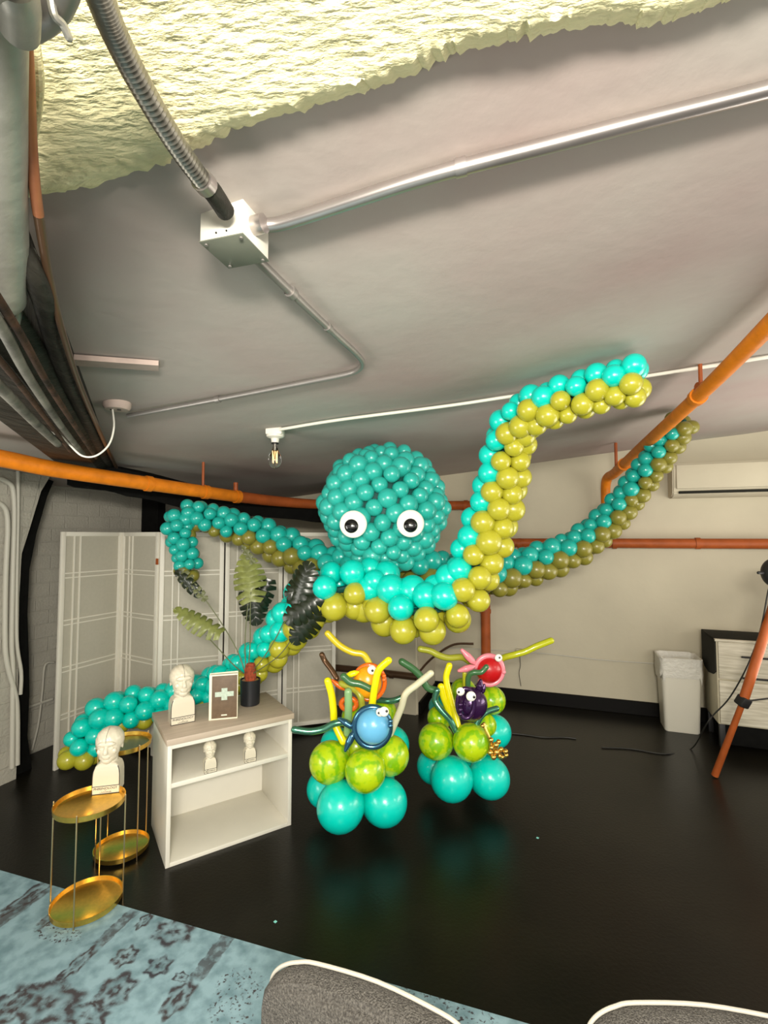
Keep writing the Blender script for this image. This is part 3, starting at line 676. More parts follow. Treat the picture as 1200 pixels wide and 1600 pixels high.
# studio lamp at right edge
q = P(1212, 895, 3.3)
t = empty('spot_lamp', q, 0, 'black lamp head with a short knob at the right edge above the tripod', 'lamp')
obj('lamp_head', sphere((0, 0, 0), (.085, .08, .10)), M['ink'], t)
obj('knob', tube([V((-.075, 0, 0)), V((-.115, 0, 0))], 0.011, n=1, seg=10, smoothp=False, round_ends=True), M['ink'], t)
obj('lamp_neck', tube([V((0.02, 0, -.08)), V((0.06, 0, -.32)), apex - q - V((0, 0, 0.0))], 0.014, n=4, seg=10), M['ink'], t)
tag(obj('power_cable', tube([P(1206, 905, 3.3), P(1200, 925, 3.32), P(1188, 985, 3.4), P(1168, 1040, 3.5), P(1140, 1090, 3.62), P(1114, 1118, 3.7), P(1102, 1135, 3.75), onz(1080, 1170, .006), onz(1040, 1178, .006), onz(985, 1170, .006), onz(940, 1168, .006)], 0.005, n=8, seg=8), M['bcable']),
    'black cable hanging from the lamp and trailing past the bin on the floor', 'cable')
tag(obj('floor_cable', tube([onz(x, y, .006) for x, y in [(800, 1146), (820, 1148), (850, 1152), (880, 1152), (900, 1154)]], 0.005, n=6, seg=8), M['bcable']), 'short black cable lying on the floor right of the gold balloon', 'cable')

# ------------------------------------------------------------------ folding screen
posts = [(95, 3.72), (192, 4.24), (250, 3.97), (352, 4.16), (443, 4.39), (526, 4.54)]
pw = [V(((x - 600) / F * Y, Y, 0)) for x, Y in posts]
HS = 1.785
t = empty('folding_screen', pw[2], 0, 'white five-panel folding screen with grey paper panes standing by the left wall', 'folding screen')
base = pw[2]
for i in range(5):
    a, b_ = pw[i] - base, pw[i + 1] - base; d = b_ - a; Lp = d.length - 0.012; dn = d.normalized()
    rz = math.atan2(d.y, d.x)
    bm = bmesh.new(); sw = 0.034
    for lo, hi in (((0, 0), (sw, HS)), ((Lp - sw, 0), (Lp, HS)), ((sw, HS - sw), (Lp - sw, HS)), ((sw, 0.06), (Lp - sw, 0.06 + sw))):
        bx(bm, (lo[0], -.011, lo[1]), (hi[0], .011, hi[1]), 0.002)
    fr = obj('screen_panel', bm, M['screen'], t); fr.location = a + dn * .006; fr.rotation_euler.z = rz
    bm = bmesh.new()
    for fx in (.19, .285): bx(bm, (fx * Lp, -.0075, .09), (fx * Lp + .009, .004, HS - .034))
    for z in (1.46, 1.425, 1.10, 1.065, .745, .71, .39, .355): bx(bm, (sw, -.0065, z), (Lp - sw, .0035, z + .009))
    la = obj('lattice', bm, M['screen'], fr, False)
    obj('paper_pane', box((sw, .002, .09), (Lp - sw, .004, HS - sw), 0), M['paper'], fr)
    if i in (1, 3):
        o = obj('hinge', box((Lp - .018, -.016, 1.52), (Lp + .012, -.010, 1.57), .001), M['redpipe'], fr)

# ------------------------------------------------------------------ balloon octopus
def balloon_mesh(name, m, u=22, v=16):
    bm = sphere((0, 0, 0), (1, 1, 1), u, v)
    for p in bm.verts:
        if p.co.z < 0: p.co.z *= 1.10; 
        if p.co.z < -0.8: p.co.x *= .93; p.co.y *= .93
    lathe([(0.07, -1.09), (0.045, -1.14), (0.10, -1.20), (0.08, -1.215)], 10, bm)
    bmesh.ops.recalc_face_normals(bm, faces=bm.faces[:])
    me = bpy.data.meshes.new(name); bm.to_mesh(me); bm.free(); me.materials.append(m)
    for p in me.polygons: p.use_smooth = True
    return me
BM = {k: balloon_mesh('balloon', M[k]) for k in ('teal', 'tealshade', 'tealdim', 'olive', 'oliveshade', 'lime', 'blue', 'orng', 'red', 'purple')}
def put_balloon(me, c, r, outward, parent, off=V((0, 0, 0)), name='balloon'):
    """place a balloon at world C, its knot pointing away from OUTWARD"""
    o = bpy.data.objects.new(name, me); C.objects.link(o); o.parent = parent
    o.location = c - off; o.scale = (r, r, r)
    o.rotation_euler = outward.normalized().to_track_quat('Z', 'Y').to_euler()
    return o
HC3 = P(600, 796, 3.46)
octo = empty('balloon_octopus', HC3, 0, 'giant teal and olive balloon octopus with googly eyes hung under the ceiling', 'balloon sculpture')
rx, ry, rzz = 0.405, 0.36, 0.425
def headsurf(d):
    s = V((d.x * rx, d.y * ry, d.z * rzz))
    if d.z < 0: k = 1 + 0.20 * d.z; s.x *= k; s.y *= k
    return s
core = obj('head', sphere((0, 0, 0), (rx - .03, ry - .03, rzz - .03)), M['core'], octo)
cands = []; N_ = 190
for i in range(N_):
    z = 1 - 2 * (i + .5) / N_; a = i * PI * (3 - math.sqrt(5)) + 0.35
    s = math.sqrt(1 - z * z); d = V((s * math.cos(a), s * math.sin(a), z))
    c = headsurf(d) * (1 + random.uniform(-.035, .045)); r = 0.062 * random.uniform(.88, 1.1)
    if d.z > .75: r *= .92
    cands.append((d, c, r))
cands.sort(key=lambda t: t[0].y * 1 - (t[0].dot(V((0, -1, 0))) > .0) * .3)
for d, c, r in cands[:100]: put_balloon(BM['tealdim'], c, r, d, core)
bm = bmesh.new()
for d, c, r in cands[100:]: bmesh.ops.create_uvsphere(bm, u_segments=16, v_segments=10, radius=r, matrix=Matrix.Translation(c))
o = obj('rear_balloons', bm, M['tealdim'], core); o['kind'] = 'stuff'
for ex, ey, px_, py_ in ((552, 819, 549, 822), (641.5, 818, 641.5, 821)):
    c = P(ex, ey, 3.005) - HC3
    e = obj('eye', sphere((0, 0, 0), (.085, .024, .085)), M['eyew'], octo); e.location = c
    ub = sphere((0, 0, 0), (.043, .018, .043)); p = obj('pupil', ub, M['eyeb'], e); p.location = P(px_, py_, 2.98) - HC3 - c

def tentacle(pts, r0s, tealside, rot, name='tentacle', last_olive=1, jit=0.09, tealm='teal', olm='olive', spacing=1.5, tk=1.62, nteal=(2.5, 2.5), hint=None):
    """pts: (px, py, depth); TEALSIDE +1 = left of the travel direction on screen; ROT: list of angles towards (+) the viewer for the teal side"""
    path = catmull([P(*p) for p in pts], 16)
    cum = [0]
    for a, b_ in zip(path, path[1:]): cum.append(cum[-1] + (b_ - a).length)
    L = cum[-1]
    def at(s):
        s = max(0, min(L, s)); 
        for i in range(len(cum) - 1):
            if cum[i + 1] >= s:
                f = (s - cum[i]) / max(1e-6, cum[i + 1] - cum[i]); return path[i].lerp(path[i + 1], f)
        return path[-1]
    def interp(arr, t):
        x = t * (len(arr) - 1); i = min(int(x), len(arr) - 2); return arr[i] + (arr[i + 1] - arr[i]) * (x - i)
    core = obj(name, tube([p - HC3 for p in path[::4]] + [path[-1] - HC3], 0.022, n=2, seg=8), M['core'], octo)
    s = 0.02; k = 0; allb = []
    while s < L:
        t = s / L; r = interp(r0s, t); c = at(s); d = (at(s + .02) - at(s - .02)).normalized()
        view = (c - V((0, 0, HC))).normalized()
        n = (view.cross(d)).normalized()           # left of travel on screen is -(view x d)... fixed by sign
        n = -n if (n.dot(V((0, 0, 1))) * 1 < -9) else n
        n = n * (-tealside)
        w_ = d.cross(n).normalized()
        if w_.dot(view) > 0: w_ = -w_             # w_ points to the viewer
        odd = k % 2
        for j in range(5):
            am = j * 2 * PI / 5 + (PI / 5 if odd else 0)     # measured from the middle of the teal side
            am = (am + PI) % (2 * PI) - PI
            isteal = abs(am) < interp(nteal, t) * PI / 5 + 0.02
            a2 = interp(rot, t) + am
            v_ = n * math.cos(a2) + w_ * math.sin(a2)
            rr = r * 1.09 * random.uniform(1 - jit * 1.6, 1 + jit)
            cc = c + v_ * r * tk * random.uniform(.94, 1.05) + d * random.uniform(-.15, .15) * r
            ol = (not isteal) or (s > L - last_olive * r * 1.2)
            allb.append((v_.dot(w_), ol, cc, rr, v_))
        s += r * 1.09 * spacing; k += 1
    allb.sort(key=lambda q: -q[0])
    for f_, ol, cc, rr, v_ in allb[:100]:
        if f_ < -.6: break
        b = put_balloon(BM[olm if ol else tealm], cc - HC3, rr, v_, core)
        if ol: b['label'] = 'olive green balloon'
    done = [q for q in allb[:100] if q[0] >= -.6]; rest = allb[len(done):]
    for flag, mm_ in ((False, tealm), (True, olm)):
        rb_ = [q for q in rest if q[1] == flag]
        if not rb_: continue
        bm = bmesh.new()
        for f_, ol, cc, rr, v_ in rb_: bmesh.ops.create_uvsphere(bm, u_segments=16, v_segments=10, radius=rr, matrix=Matrix.Translation(cc - HC3))
        o = obj('rear_balloons', bm, M[mm_], core); o['kind'] = 'stuff'
    return core
# front left arm reaching down to the floor behind the cabinet
tentacle([(585, 918, 3.18), (540, 920, 3.15), (500, 932, 3.2), (465, 962, 3.3), (437, 998, 3.4), (402, 1032, 3.5), (365, 1056, 3.6), (325, 1078, 3.66), (285, 1094, 3.64), (245, 1103, 3.6), (210, 1106, 3.56), (175, 1115, 3.52), (147, 1138, 3.48), (129, 1166, 3.46), (120, 1192, 3.45)],
         [.076, .074, .070, .063, .058, .056, .056, .058, .060, .058, .053], -1, [0.0, 0.0, 0.05, 0.1, 0.3, 0.5, 0.7, .8], last_olive=1, nteal=(2.5, 2.3, 2.3, 2.3, 2.6, 3.4, 3.8, 3.8, 3.6))
# front right arm rising to the ceiling
tentacle([(590, 926, 3.2), (618, 948, 3.08), (655, 956, 3.0), (695, 947, 2.96), (727, 915, 2.96), (746, 872, 2.96), (764, 825, 2.93), (779, 775, 2.88), (790, 728, 2.8), (797, 685, 2.72), (815, 652, 2.6), (860, 634, 2.46), (910, 616, 2.36), (960, 602, 2.27), (1003, 594, 2.2)],
         [.082, .080, .075, .070, .067, .066, .063, .058, .053, .050, .048, .048], 1, [0.45, 0.25, -0.1, -0.5, -0.75, -0.75, -0.6, -0.5, -0.35, -.2], last_olive=0, nteal=(2.5, 2.4, 2.2, 2.1, 2.2))
# rear right arm
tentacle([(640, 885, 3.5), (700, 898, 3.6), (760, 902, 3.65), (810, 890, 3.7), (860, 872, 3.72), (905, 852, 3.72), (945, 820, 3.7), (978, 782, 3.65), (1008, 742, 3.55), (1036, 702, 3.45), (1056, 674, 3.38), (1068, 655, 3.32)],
         [.066, .066, .064, .060, .055, .051, .047, .044], 1, [0.15, 0.15, 0.1, 0.05, 0.2], last_olive=1, tealm='tealshade', olm='oliveshade')
# rear left arm curling down in front of the screen
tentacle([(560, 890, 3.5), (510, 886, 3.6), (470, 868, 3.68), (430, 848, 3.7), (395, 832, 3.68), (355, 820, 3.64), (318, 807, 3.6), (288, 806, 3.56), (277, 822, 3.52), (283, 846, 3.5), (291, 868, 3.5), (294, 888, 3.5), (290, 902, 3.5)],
         [.062, .062, .061, .059, .055, .050, .046, .043, .041, .036], -1, [.0, .0, .2, .4, .9, 1.2], last_olive=1, tealm='tealshade', olm='oliveshade', nteal=(2.4, 2.4, 2.6, 3.2, 3.6, 3.6))

# ------------------------------------------------------------------ balloon centrepieces
def sphere_at(px, py, rp, Y): c = P(px, py, Y); return c, rp / F * Y * 1.0
def centre(name_, base, label, balls, tubes, bs=1.0):
    t = empty('balloon_centrepiece', base, 0, label, 'balloon centrepiece', 'balloon centrepieces on the floor')
    ctr = sum((P(b[0], b[1], b[3]) for b in balls), V()) / len(balls)
    for x, y, rp, Y, k in balls:
        c, r = sphere_at(x, y, rp, Y)
        dirn = c - V((ctr.x, ctr.y, c.z)); 
        b = put_balloon(BM[k], c - base, r, dirn, t); 
        b.name = 'round_balloon'
        if k == 'lime': b['label'] = 'marbled lime green round balloon'
        else: b['label'] = 'teal round balloon'
    for pts, rp, k in tubes:
        pw_ = [P(*q) - base for q in pts]; Y = sum(q[2] for q in pts) / len(pts)
        o = obj('tube_balloon', tube(pw_, rp / F * Y, n=8, seg=14, round_ends=True), M[k], t)
        nm = {'yellow': 'bright yellow', 'mustard': 'mustard', 'pgreen': 'pale green', 'dgreen': 'dark green', 'cgreen': 'shiny green', 'cream': 'cream', 'olivet': 'olive', 'ylime': 'yellow green', 'cbrown': 'shiny brown', 'cgold': 'shiny gold', 'rorng': 'red orange'}[k]
        o['label'] = nm + ' long thin balloon'
        if k in ('cgreen', 'cbrown', 'cgold'):
            e = obj('balloon_knot', sphere(pw_[0], (rp / F * Y * .8,) * 3, 12, 8), M['emt' if k != 'cgold' else 'cgold'], o)
    return t
b1 = onz(568, 1278, 0); b1.y = 3.0
c1 = centre('a', b1, 'balloon centrepiece carrying the orange and blue balloon fish, nearer the cabinet',
    [(532, 1260, 36.5, 2.86, 'teal'), (601, 1253, 34.5, 2.93, 'teal'), (508, 1232, 28, 3.12, 'teal'), (588, 1220, 28, 3.2, 'teal'),
     (515, 1191, 31, 2.93, 'lime'), (571, 1204, 31.5, 2.80, 'lime'), (609, 1180, 29.5, 2.98, 'lime'), (555, 1165, 28, 3.12, 'lime'),
     (612, 1163, 27, 3.2, 'teal'), (526, 1163, 25, 3.2, 'teal'), (600, 1113, 20, 3.25, 'lime'), (556, 1120, 22, 3.2, 'lime')],
    [([(512, 1064, 2.95), (518, 1085, 2.95), (521, 1110, 2.95), (523, 1130, 2.95), (536, 1158, 2.92)], 5.6, 'yellow'),
     ([(607, 1032, 2.85), (592, 1047, 2.87), (586, 1070, 2.88), (581, 1104, 2.9)], 5.6, 'yellow'),
     ([(512, 990, 3.05), (530, 1008, 3.05), (550, 1019, 3.05), (568, 1023, 3.05), (579, 1040, 3.05)], 5.0, 'mustard'),
     ([(544, 1081, 2.9), (544.5, 1105, 2.9), (543, 1145, 2.93)], 6, 'pgreen'),
     ([(673, 1052, 2.9), (652, 1069, 2.9), (634, 1084, 2.9), (626, 1108, 2.92), (610, 1146, 2.95)], 5.2, 'cream'),
     ([(537, 1057, 2.93), (548, 1066, 2.93), (563, 1069, 2.93), (578, 1076, 2.93)], 5.4, 'dgreen'),
     ([(633, 1088, 3.05), (612, 1095, 3.05), (588, 1093, 3.1)], 4.4, 'cgreen'),
     ([(460, 1140, 2.85), (484, 1143, 2.86), (506, 1139, 2.87), (524, 1130, 2.87), (542, 1130, 2.88), (553, 1140, 2.9)], 5.2, 'cgreen'),
     ([(503, 1023, 3.08), (508, 1033, 3.08), (519, 1048, 3.05), (526, 1060, 3.03)], 4.2, 'cbrown'),
     ([(533, 1068, 3.0), (552, 1076, 2.98), (563, 1088, 2.96), (566, 1108, 2.96)], 5, 'olivet')])
b2 = onz(735, 1236, 0); b2.y = 3.3
c2 = centre('b', b2, 'balloon centrepiece carrying the red and purple balloon fish, nearer the wall',
    [(705.5, 1217, 32.5, 3.16, 'teal'), (765, 1215, 30.5, 3.24, 'teal'), (678, 1197, 26, 3.42, 'teal'), (745, 1190, 26, 3.5, 'teal'),
     (681, 1158, 27, 3.2, 'lime'), (736, 1160, 28, 3.1, 'lime'), (758, 1133, 17.5, 3.4, 'lime'), (686, 1122, 18, 3.4, 'lime'),
     (773, 1143, 25, 3.5, 'teal'), (690, 1105, 20, 3.6, 'tealshade'), (768, 1094, 21.5, 3.5, 'lime'), (724, 1080, 20, 3.55, 'lime')],
    [([(689, 1073, 3.2), (694, 1091, 3.2), (704, 1114, 3.2), (712, 1130, 3.2)], 5.4, 'yellow'),
     ([(702, 1040, 3.22), (697, 1060, 3.22), (703, 1088, 3.2), (711, 1116, 3.18), (717, 1140, 3.15)], 5.0, 'yellow'),
     ([(657, 1014, 3.3), (672, 1017, 3.3), (686, 1024, 3.3), (701, 1028, 3.32), (722, 1027, 3.35), (735, 1035, 3.4)], 5.0, 'olivet'),
     ([(861, 1001, 3.35), (838, 1010, 3.35), (821, 1018, 3.36), (804, 1023, 3.37), (784, 1029, 3.4), (775, 1040, 3.42)], 4.9, 'ylime'),
     ([(628, 1034, 3.2), (645, 1045, 3.2), (658, 1058, 3.2), (668, 1074, 3.2), (682, 1079, 3.2)], 5.4, 'dgreen'),
     ([(683, 1079, 3.15), (680, 1094, 3.15), (690, 1110, 3.13), (703, 1125, 3.12), (712, 1142, 3.12)], 4.8, 'cgreen'),
     ([(776, 1107, 3.15), (761, 1112, 3.14), (752, 1119, 3.12), (744, 1133, 3.12)], 4.4, 'cgreen'),
     ([(760, 1042, 3.22), (752, 1050, 3.22), (739, 1051, 3.22), (732, 1058, 3.24), (731, 1078, 3.26)], 4.0, 'dgreen'),
     ([(726, 1052, 3.3), (726, 1080, 3.3)], 3.5, 'ylime'),
     ([(756, 1131, 3.06), (759, 1140, 3.05), (764, 1152, 3.04), (768, 1162, 3.04)], 2.6, 'cgold')])
bb = []
for k, (x, y, r) in enumerate([(754, 1134, 3), (767, 1156, 3.5), (779, 1159, 3.2), (775, 1164, 4), (768, 1168, 4), (783, 1171, 3.5), (790, 1174, 3.4), (791, 1180, 3), (781, 1181, 3.8), (771, 1183, 3.8), (766, 1176, 4), (776, 1175, 5), (785, 1183, 2.6)]):
    c, rr = sphere_at(x, y, r * 1.15, 3.02 + .01 * (k % 3)); 
    o = obj('gold_bubble', sphere((0, 0, 0), (rr, rr, rr), 14, 10), M['cgold'], c2); o.location = c - b2; o['label'] = 'shiny gold bubble balloon'

def ringtube(cx, cy, rpx, rpy, Y, tp, a0, a1, base, n=14):
    pts = [P(cx + rpx * math.cos(a0 + (a1 - a0) * k / n), cy + rpy * math.sin(a0 + (a1 - a0) * k / n), Y) - base for k in range(n + 1)]
    return tube(pts, tp / F * Y, n=3, seg=12, round_ends=True)
def lobe(p, q, w_, base):
    a, b_ = P(*p) - base, P(*q) - base
    return tube([a, a.lerp(b_, .25), a.lerp(b_, .6), b_], [w_ * .35, w_, w_ * 1.1, w_ * .55], n=6, seg=14, round_ends=True)
def eye(x, y, r, Y, base, t, pdx=2, pdy=-1):
    c, rr = sphere_at(x, y, r, Y); e = obj('eye', sphere((0, 0, 0), (rr, rr * .5, rr), 18, 12), M['eyew'], t); e.location = c - base
    p = obj('pupil', sphere((0, 0, 0), (rr * .28, rr * .2, rr * .28), 12, 8), M['eyeb'], e); p.location = V((pdx / F * Y, -rr * .46, -pdy / F * Y))
# blue fish
q = P(583, 1135, 2.72); t = empty('balloon_fish', q, 0, 'sky blue balloon fish with a dark blue chrome rim and tail', 'balloon fish', 'balloon fish')
r = 25.5 / F * 2.72; obj('body', sphere((0, 0, 0), (r, r * .85, r * 1.02)), M['blue'], t)
obj('rim', ringtube(581.5, 1136, 27.5, 31, 2.74, 5, 0, 2 * PI, q, 28), M['cblue'], t)
obj('tail_fin', lobe((554, 1138, 2.74), (530, 1123, 2.75), .018, q), M['cblue'], t)
obj('tail_fin', lobe((554, 1141, 2.74), (540, 1172, 2.72), .019, q), M['cblue'], t)
for y in (1127, 1134): o = obj('mouth_bubble', sphere((0, 0, 0), (.014,) * 3, 12, 8), M['cblue'], t); o.location = P(610, y, 2.68) - q
eye(594, 1113, 6.5, 2.64, q, t, -2, 0); eye(600, 1112, 7.5, 2.61, q, t, 4, -2)
# orange fish
q = P(574, 1066, 3.0); t = empty('balloon_fish', q, 0, 'orange balloon fish with a red orange rim, partly behind yellow tubes', 'balloon fish', 'balloon fish')
r = 22 / F * 3.0; obj('body', sphere((0, 0, 0), (r, r * .8, r * 1.1)), M['orng'], t)
obj('rim', ringtube(577, 1066, 24, 27, 3.02, 3.6, -PI * .85, PI * .62, q, 22), M['rorng'], t)
obj('tail_fin', ringtube(545, 1100, 12, 9, 3.0, 4, 0, 2 * PI, q, 16), M['rorng'], t)
obj('tail_fin', lobe((538, 1078, 3.0), (519, 1063, 3.0), .015, q), M['rorng'], t)
obj('side_fin', lobe((560, 1050, 2.96), (540, 1056, 2.96), .017, q), M['yellow'], t)
for y in (1056, 1062): o = obj('mouth_bubble', sphere((0, 0, 0), (.013,) * 3, 12, 8), M['rorng'], t); o.location = P(600, y, 2.97) - q
eye(581, 1047, 7, 2.9, q, t, 1, 0)
# red fish
q = P(764, 1047, 3.32); t = empty('balloon_fish', q, 0, 'red balloon fish with a pink rim and pink tail lobes', 'balloon fish', 'balloon fish')
r = 20 / F * 3.32; obj('body', sphere((0, 0, 0), (r, r * .75, r)), M['red'], t)
obj('rim', ringtube(764, 1047, 21.5, 22.5, 3.31, 4, -PI * .93, PI * .72, q, 24), M['pink'], t)
obj('tail_fin', lobe((743, 1038, 3.3), (722, 1016, 3.3), .022, q), M['pink'], t)
obj('tail_fin', lobe((742, 1041, 3.29), (717, 1048, 3.28), .021, q), M['pink'], t)
o = obj('mouth_bubble', sphere((0, 0, 0), (.015,) * 3, 12, 8), M['pink'], t); o.location = P(787, 1050, 3.3) - q
eye(779, 1028, 5.8, 3.2, q, t, 1, -1)
# purple fish
q = P(736, 1100, 3.05); t = empty('balloon_fish', q, 0, 'dark purple chrome balloon fish with two white eyes facing left', 'balloon fish', 'balloon fish')
r = 25 / F * 3.05; obj('body', sphere((0, 0, 0), (r, r * .85, r * 1.02)), M['purple'], t)
obj('rim', ringtube(728, 1099, 13, 23, 2.96, 3.8, 0, 2 * PI, q, 20), M['purple'], t)
obj('tail_fin', lobe((748, 1080, 3.05), (751, 1064, 3.05), .022, q), M['purple'], t)
obj('tail_fin', lobe((754, 1084, 3.05), (757, 1070, 3.05), .012, q), M['purple'], t)
for y in (1101, 1109, 1116): o = obj('mouth_bubble', sphere((0, 0, 0), (.014,) * 3, 12, 8), M['purple'], t); o.location = P(719, y, 2.93) - q
eye(719.5, 1080.5, 6.4, 2.92, q, t, -3, 0); eye(736, 1088, 7.6, 2.88, q, t, 4, 0)

# ------------------------------------------------------------------ cabinet
fl = onz(258, 1358, 0); frr = onz(455, 1289, 0)
cw = (frr - fl).length; ca = math.atan2(frr.y - fl.y, frr.x - fl.x)
CD = 0.47
CH = 0.635; CT = CH + 0.033
cab = empty('cabinet', fl, ca, 'white open-shelf cabinet with a pale oak top, busts on and in it', 'cabinet')
th = 0.022
obj('side_panel', box((0, 0, 0), (th, CD, CH), .0015), M['cabw'], cab)
obj('side_panel', box((cw - th, 0, 0), (cw, CD, CH), .0015), M['cabw'], cab)
obj('bottom_board', box((th, 0.0, 0.0), (cw - th, CD, th), .0015), M['cabw'], cab)
obj('top_rail', box((th, 0, CH - .024), (cw - th, CD, CH), .0015), M['cabw'], cab)
obj('back_panel', box((th, CD - .015, th), (cw - th, CD - .003, CH - .024), 0), M['cabw'], cab)
obj('shelf', box((th, 0.003, .405), (cw - th, CD - .015, .43), .0015), M['cabw'], cab)
obj('worktop', box((-.008, -.012, CH), (cw + .008, CD + .01, CT), .002), M['oak'], cab)
Rc = Matrix.Rotation(ca, 3, 'Z')

# ------------------------------------------------------------------ busts
def make_bust_mesh():
    bm = bmesh.new()
    def sp(c, s): sphere(c, s, 24, 16, bm)
    # chest block: lofted
    def rr(hx, hy, z, cy=0): return [p + V((0, cy, 0)) for p in rrect(hx, hy, .006, z, 2)]
    rings = [rr(.0675, .05, 0), rr(.0675, .05, .045), rr(.0668, .0495, .095), rr(.0640, .048, .120), rr(.056, .045, .142), rr(.044, .038, .153), rr(.030, .030, .158)]
    loft(rings, bm)
    tube([V((0, .004, .12)), V((0, .002, .17)), V((0, -.002, .20))], [.050, .041, .038], n=4, seg=18, bm=bm)
    sp((0, .012, .262), (.063, .074, .070))       # cranium
    sp((0, -.012, .225), (.050, .055, .066))      # face
    sp((0, -.042, .174), (.025, .022, .020))      # chin
    sp((0, -.018, .190), (.042, .042, .034))         # jaw
    sp((0, -.057, .262), (.036, .012, .017))      # brow
    tube([V((0, -.060, .252)), V((0, -.072, .228)), V((0, -.070, .216))], [.0075, .010, .012], n=4, seg=10, bm=bm)
    sp((0, -.061, .198), (.019, .009, .0045)); sp((0, -.059, .190), (.016, .009, .0055))
    for s in (-1, 1):
        sp((s * .056, .010, .230), (.004, .011, .018))
        sp((s * .030, -.045, .222), (.014, .013, .016))
        sp((s * .022, -.0535, .241), (.0115, .008, .0055))
        sp((s * .022, -.054, .262), (.019, .009, .006))
    me = bpy.data.meshes.new('tmp'); bm.to_mesh(me); bm.free()
    o = bpy.data.objects.new('tmp', me); C.objects.link(o)
    md = o.modifiers.new('r', 'REMESH'); md.mode = 'VOXEL'; md.voxel_size = 0.0024; md.use_smooth_shade = True
    sm = o.modifiers.new('s', 'SMOOTH'); sm.factor = .5; sm.iterations = 2
    dg = bpy.context.evaluated_depsgraph_get(); me2 = bpy.data.meshes.new_from_object(o.evaluated_get(dg))
    bpy.data.objects.remove(o)
    for v in me2.vertices:
        p = v.co
        if p.z > .19 and p.y < 0:
            for s in (-1, 1):      # eye sockets
                dx, dz = p.x - s * .022, p.z - .248
                g = math.exp(-(dx / .014) ** 2 - (dz / .0055) ** 2); p.y += .005 * g
        if p.z > .262:            # lobes of the skull chart
            p += V((p.x, p.y, p.z - .25)).normalized() * .0014 * min(1, (p.z - .262) / .02) * math.sin(p.x * 150) * math.sin(p.z * 150 + p.x * 60)
    for v in me2.vertices:
        if v.co.z > .15: v.co.x *= 1 + .13 * min(1, (v.co.z - .15) / .03)
    me2.name = 'bust'; me2.materials.clear(); me2.materials.append(M['bust'])
    for p in me2.polygons: p.use_smooth = True
    return me2
bust_me = make_bust_mesh()
def lettering(txt, size, parent, loc, rot, m, name='lettering'):
    cu = bpy.data.curves.new('t', 'FONT'); cu.body = txt; cu.size = size; cu.align_x = 'CENTER'; cu.align_y = 'CENTER'; cu.extrude = size * .02
    o = bpy.data.objects.new('t', cu); C.objects.link(o)
    dg = bpy.context.evaluated_depsgraph_get(); me = bpy.data.meshes.new_from_object(o.evaluated_get(dg)); bpy.data.objects.remove(o)
    me.materials.clear(); me.materials.append(m)
    q = bpy.data.objects.new(name, me); C.objects.link(q); q.parent = parent; q.location = loc; q.rotation_euler = rot; return q
def bust(loc, rz, s, label, small=False):
    t = empty('phrenology_bust', loc, rz, label, 'bust', 'white phrenology busts'); t.scale = (s, s, s)
    o = bpy.data.objects.new('bust_body', bust_me); C.objects.link(o); o.parent = t
    L_ = .0019 if not small else .0026
    y0 = -.0500
    hz = .042
    fr = [V((-.0665, y0 - .0002, .002)), V((.0665, y0 - .0002, .002)), V((.0665, y0 - .0002, hz)), V((-.0665, y0 - .0002, hz)), V((-.0665, y0 - .0002, .002))]
    obj('label_border', tube(fr, L_, n=1, seg=6, smoothp=False), M['ink'], t)
    for sgn in (-1, 1):
        obj('edge_line', tube([V((sgn * .0665, -.0495, hz)), V((sgn * .0658, -.0490, .095)), V((sgn * .0630, -.0475, .120)), V((sgn * .0555, -.0445, .141))], L_, n=5, seg=6), M['ink'], t)
    obj('centre_line', tube([V((0, -.0735, .272)), V((0, -.066, .297)), V((0, -.045, .318)), V((0, .0, .334))], .0007, n=6, seg=5), M['bcable'], t)
    if not small:
        lettering('PHRENOLOGY', .0175, t, (0, y0 - .0008, .029), (PI / 2, 0, 0), M['ink'])
        lettering('BY', .006, t, (0, y0 - .0008, .018), (PI / 2, 0, 0), M['ink'])
        lettering('L.N.FOWLER', .010, t, (0, y0 - .0008, .010), (PI / 2, 0, 0), M['ink'])
    else:
        obj('label_divider', tube([V((-.03, y0 - .0002, .002)), V((-.03, y0 - .0002, hz))], L_, n=1, seg=6, smoothp=False), M['ink'], t)
        lettering('PHRENO', .018, t, (.016, y0 - .001, .022), (PI / 2, 0, 0), M['ink'])
        o = obj('label_mark', sphere((0, 0, 0), (.007, .001, .007), 10, 8), M['ink'], t); o.location = (-.047, y0 - .001, .022)
    return t
a, b_ = onz(266.7, 1135, CT), onz(305, 1127.5, CT); mid = (a + b_) / 2; d = (b_ - a).normalized(); back = V((-d.y, d.x, 0))
bust(mid + back * .052, math.atan2(d.y, d.x), (b_ - a).length / .135, 'white phrenology bust standing on the oak top of the cabinet')
for (xa, ya, xb, yb), lab in (((320, 1211, 339, 1206.5), 'small white bust on the cabinet shelf, the left one of two'), ((382.5, 1194, 401, 1190), 'small white bust on the cabinet shelf, the right one of two')):
    a, b_ = onz(xa, ya, .43), onz(xb, yb, .43); mid = (a + b_) / 2; d = (b_ - a).normalized(); back = V((-d.y, d.x, 0))
    bust(mid + back * .035, math.atan2(d.y, d.x), .50, lab, True)
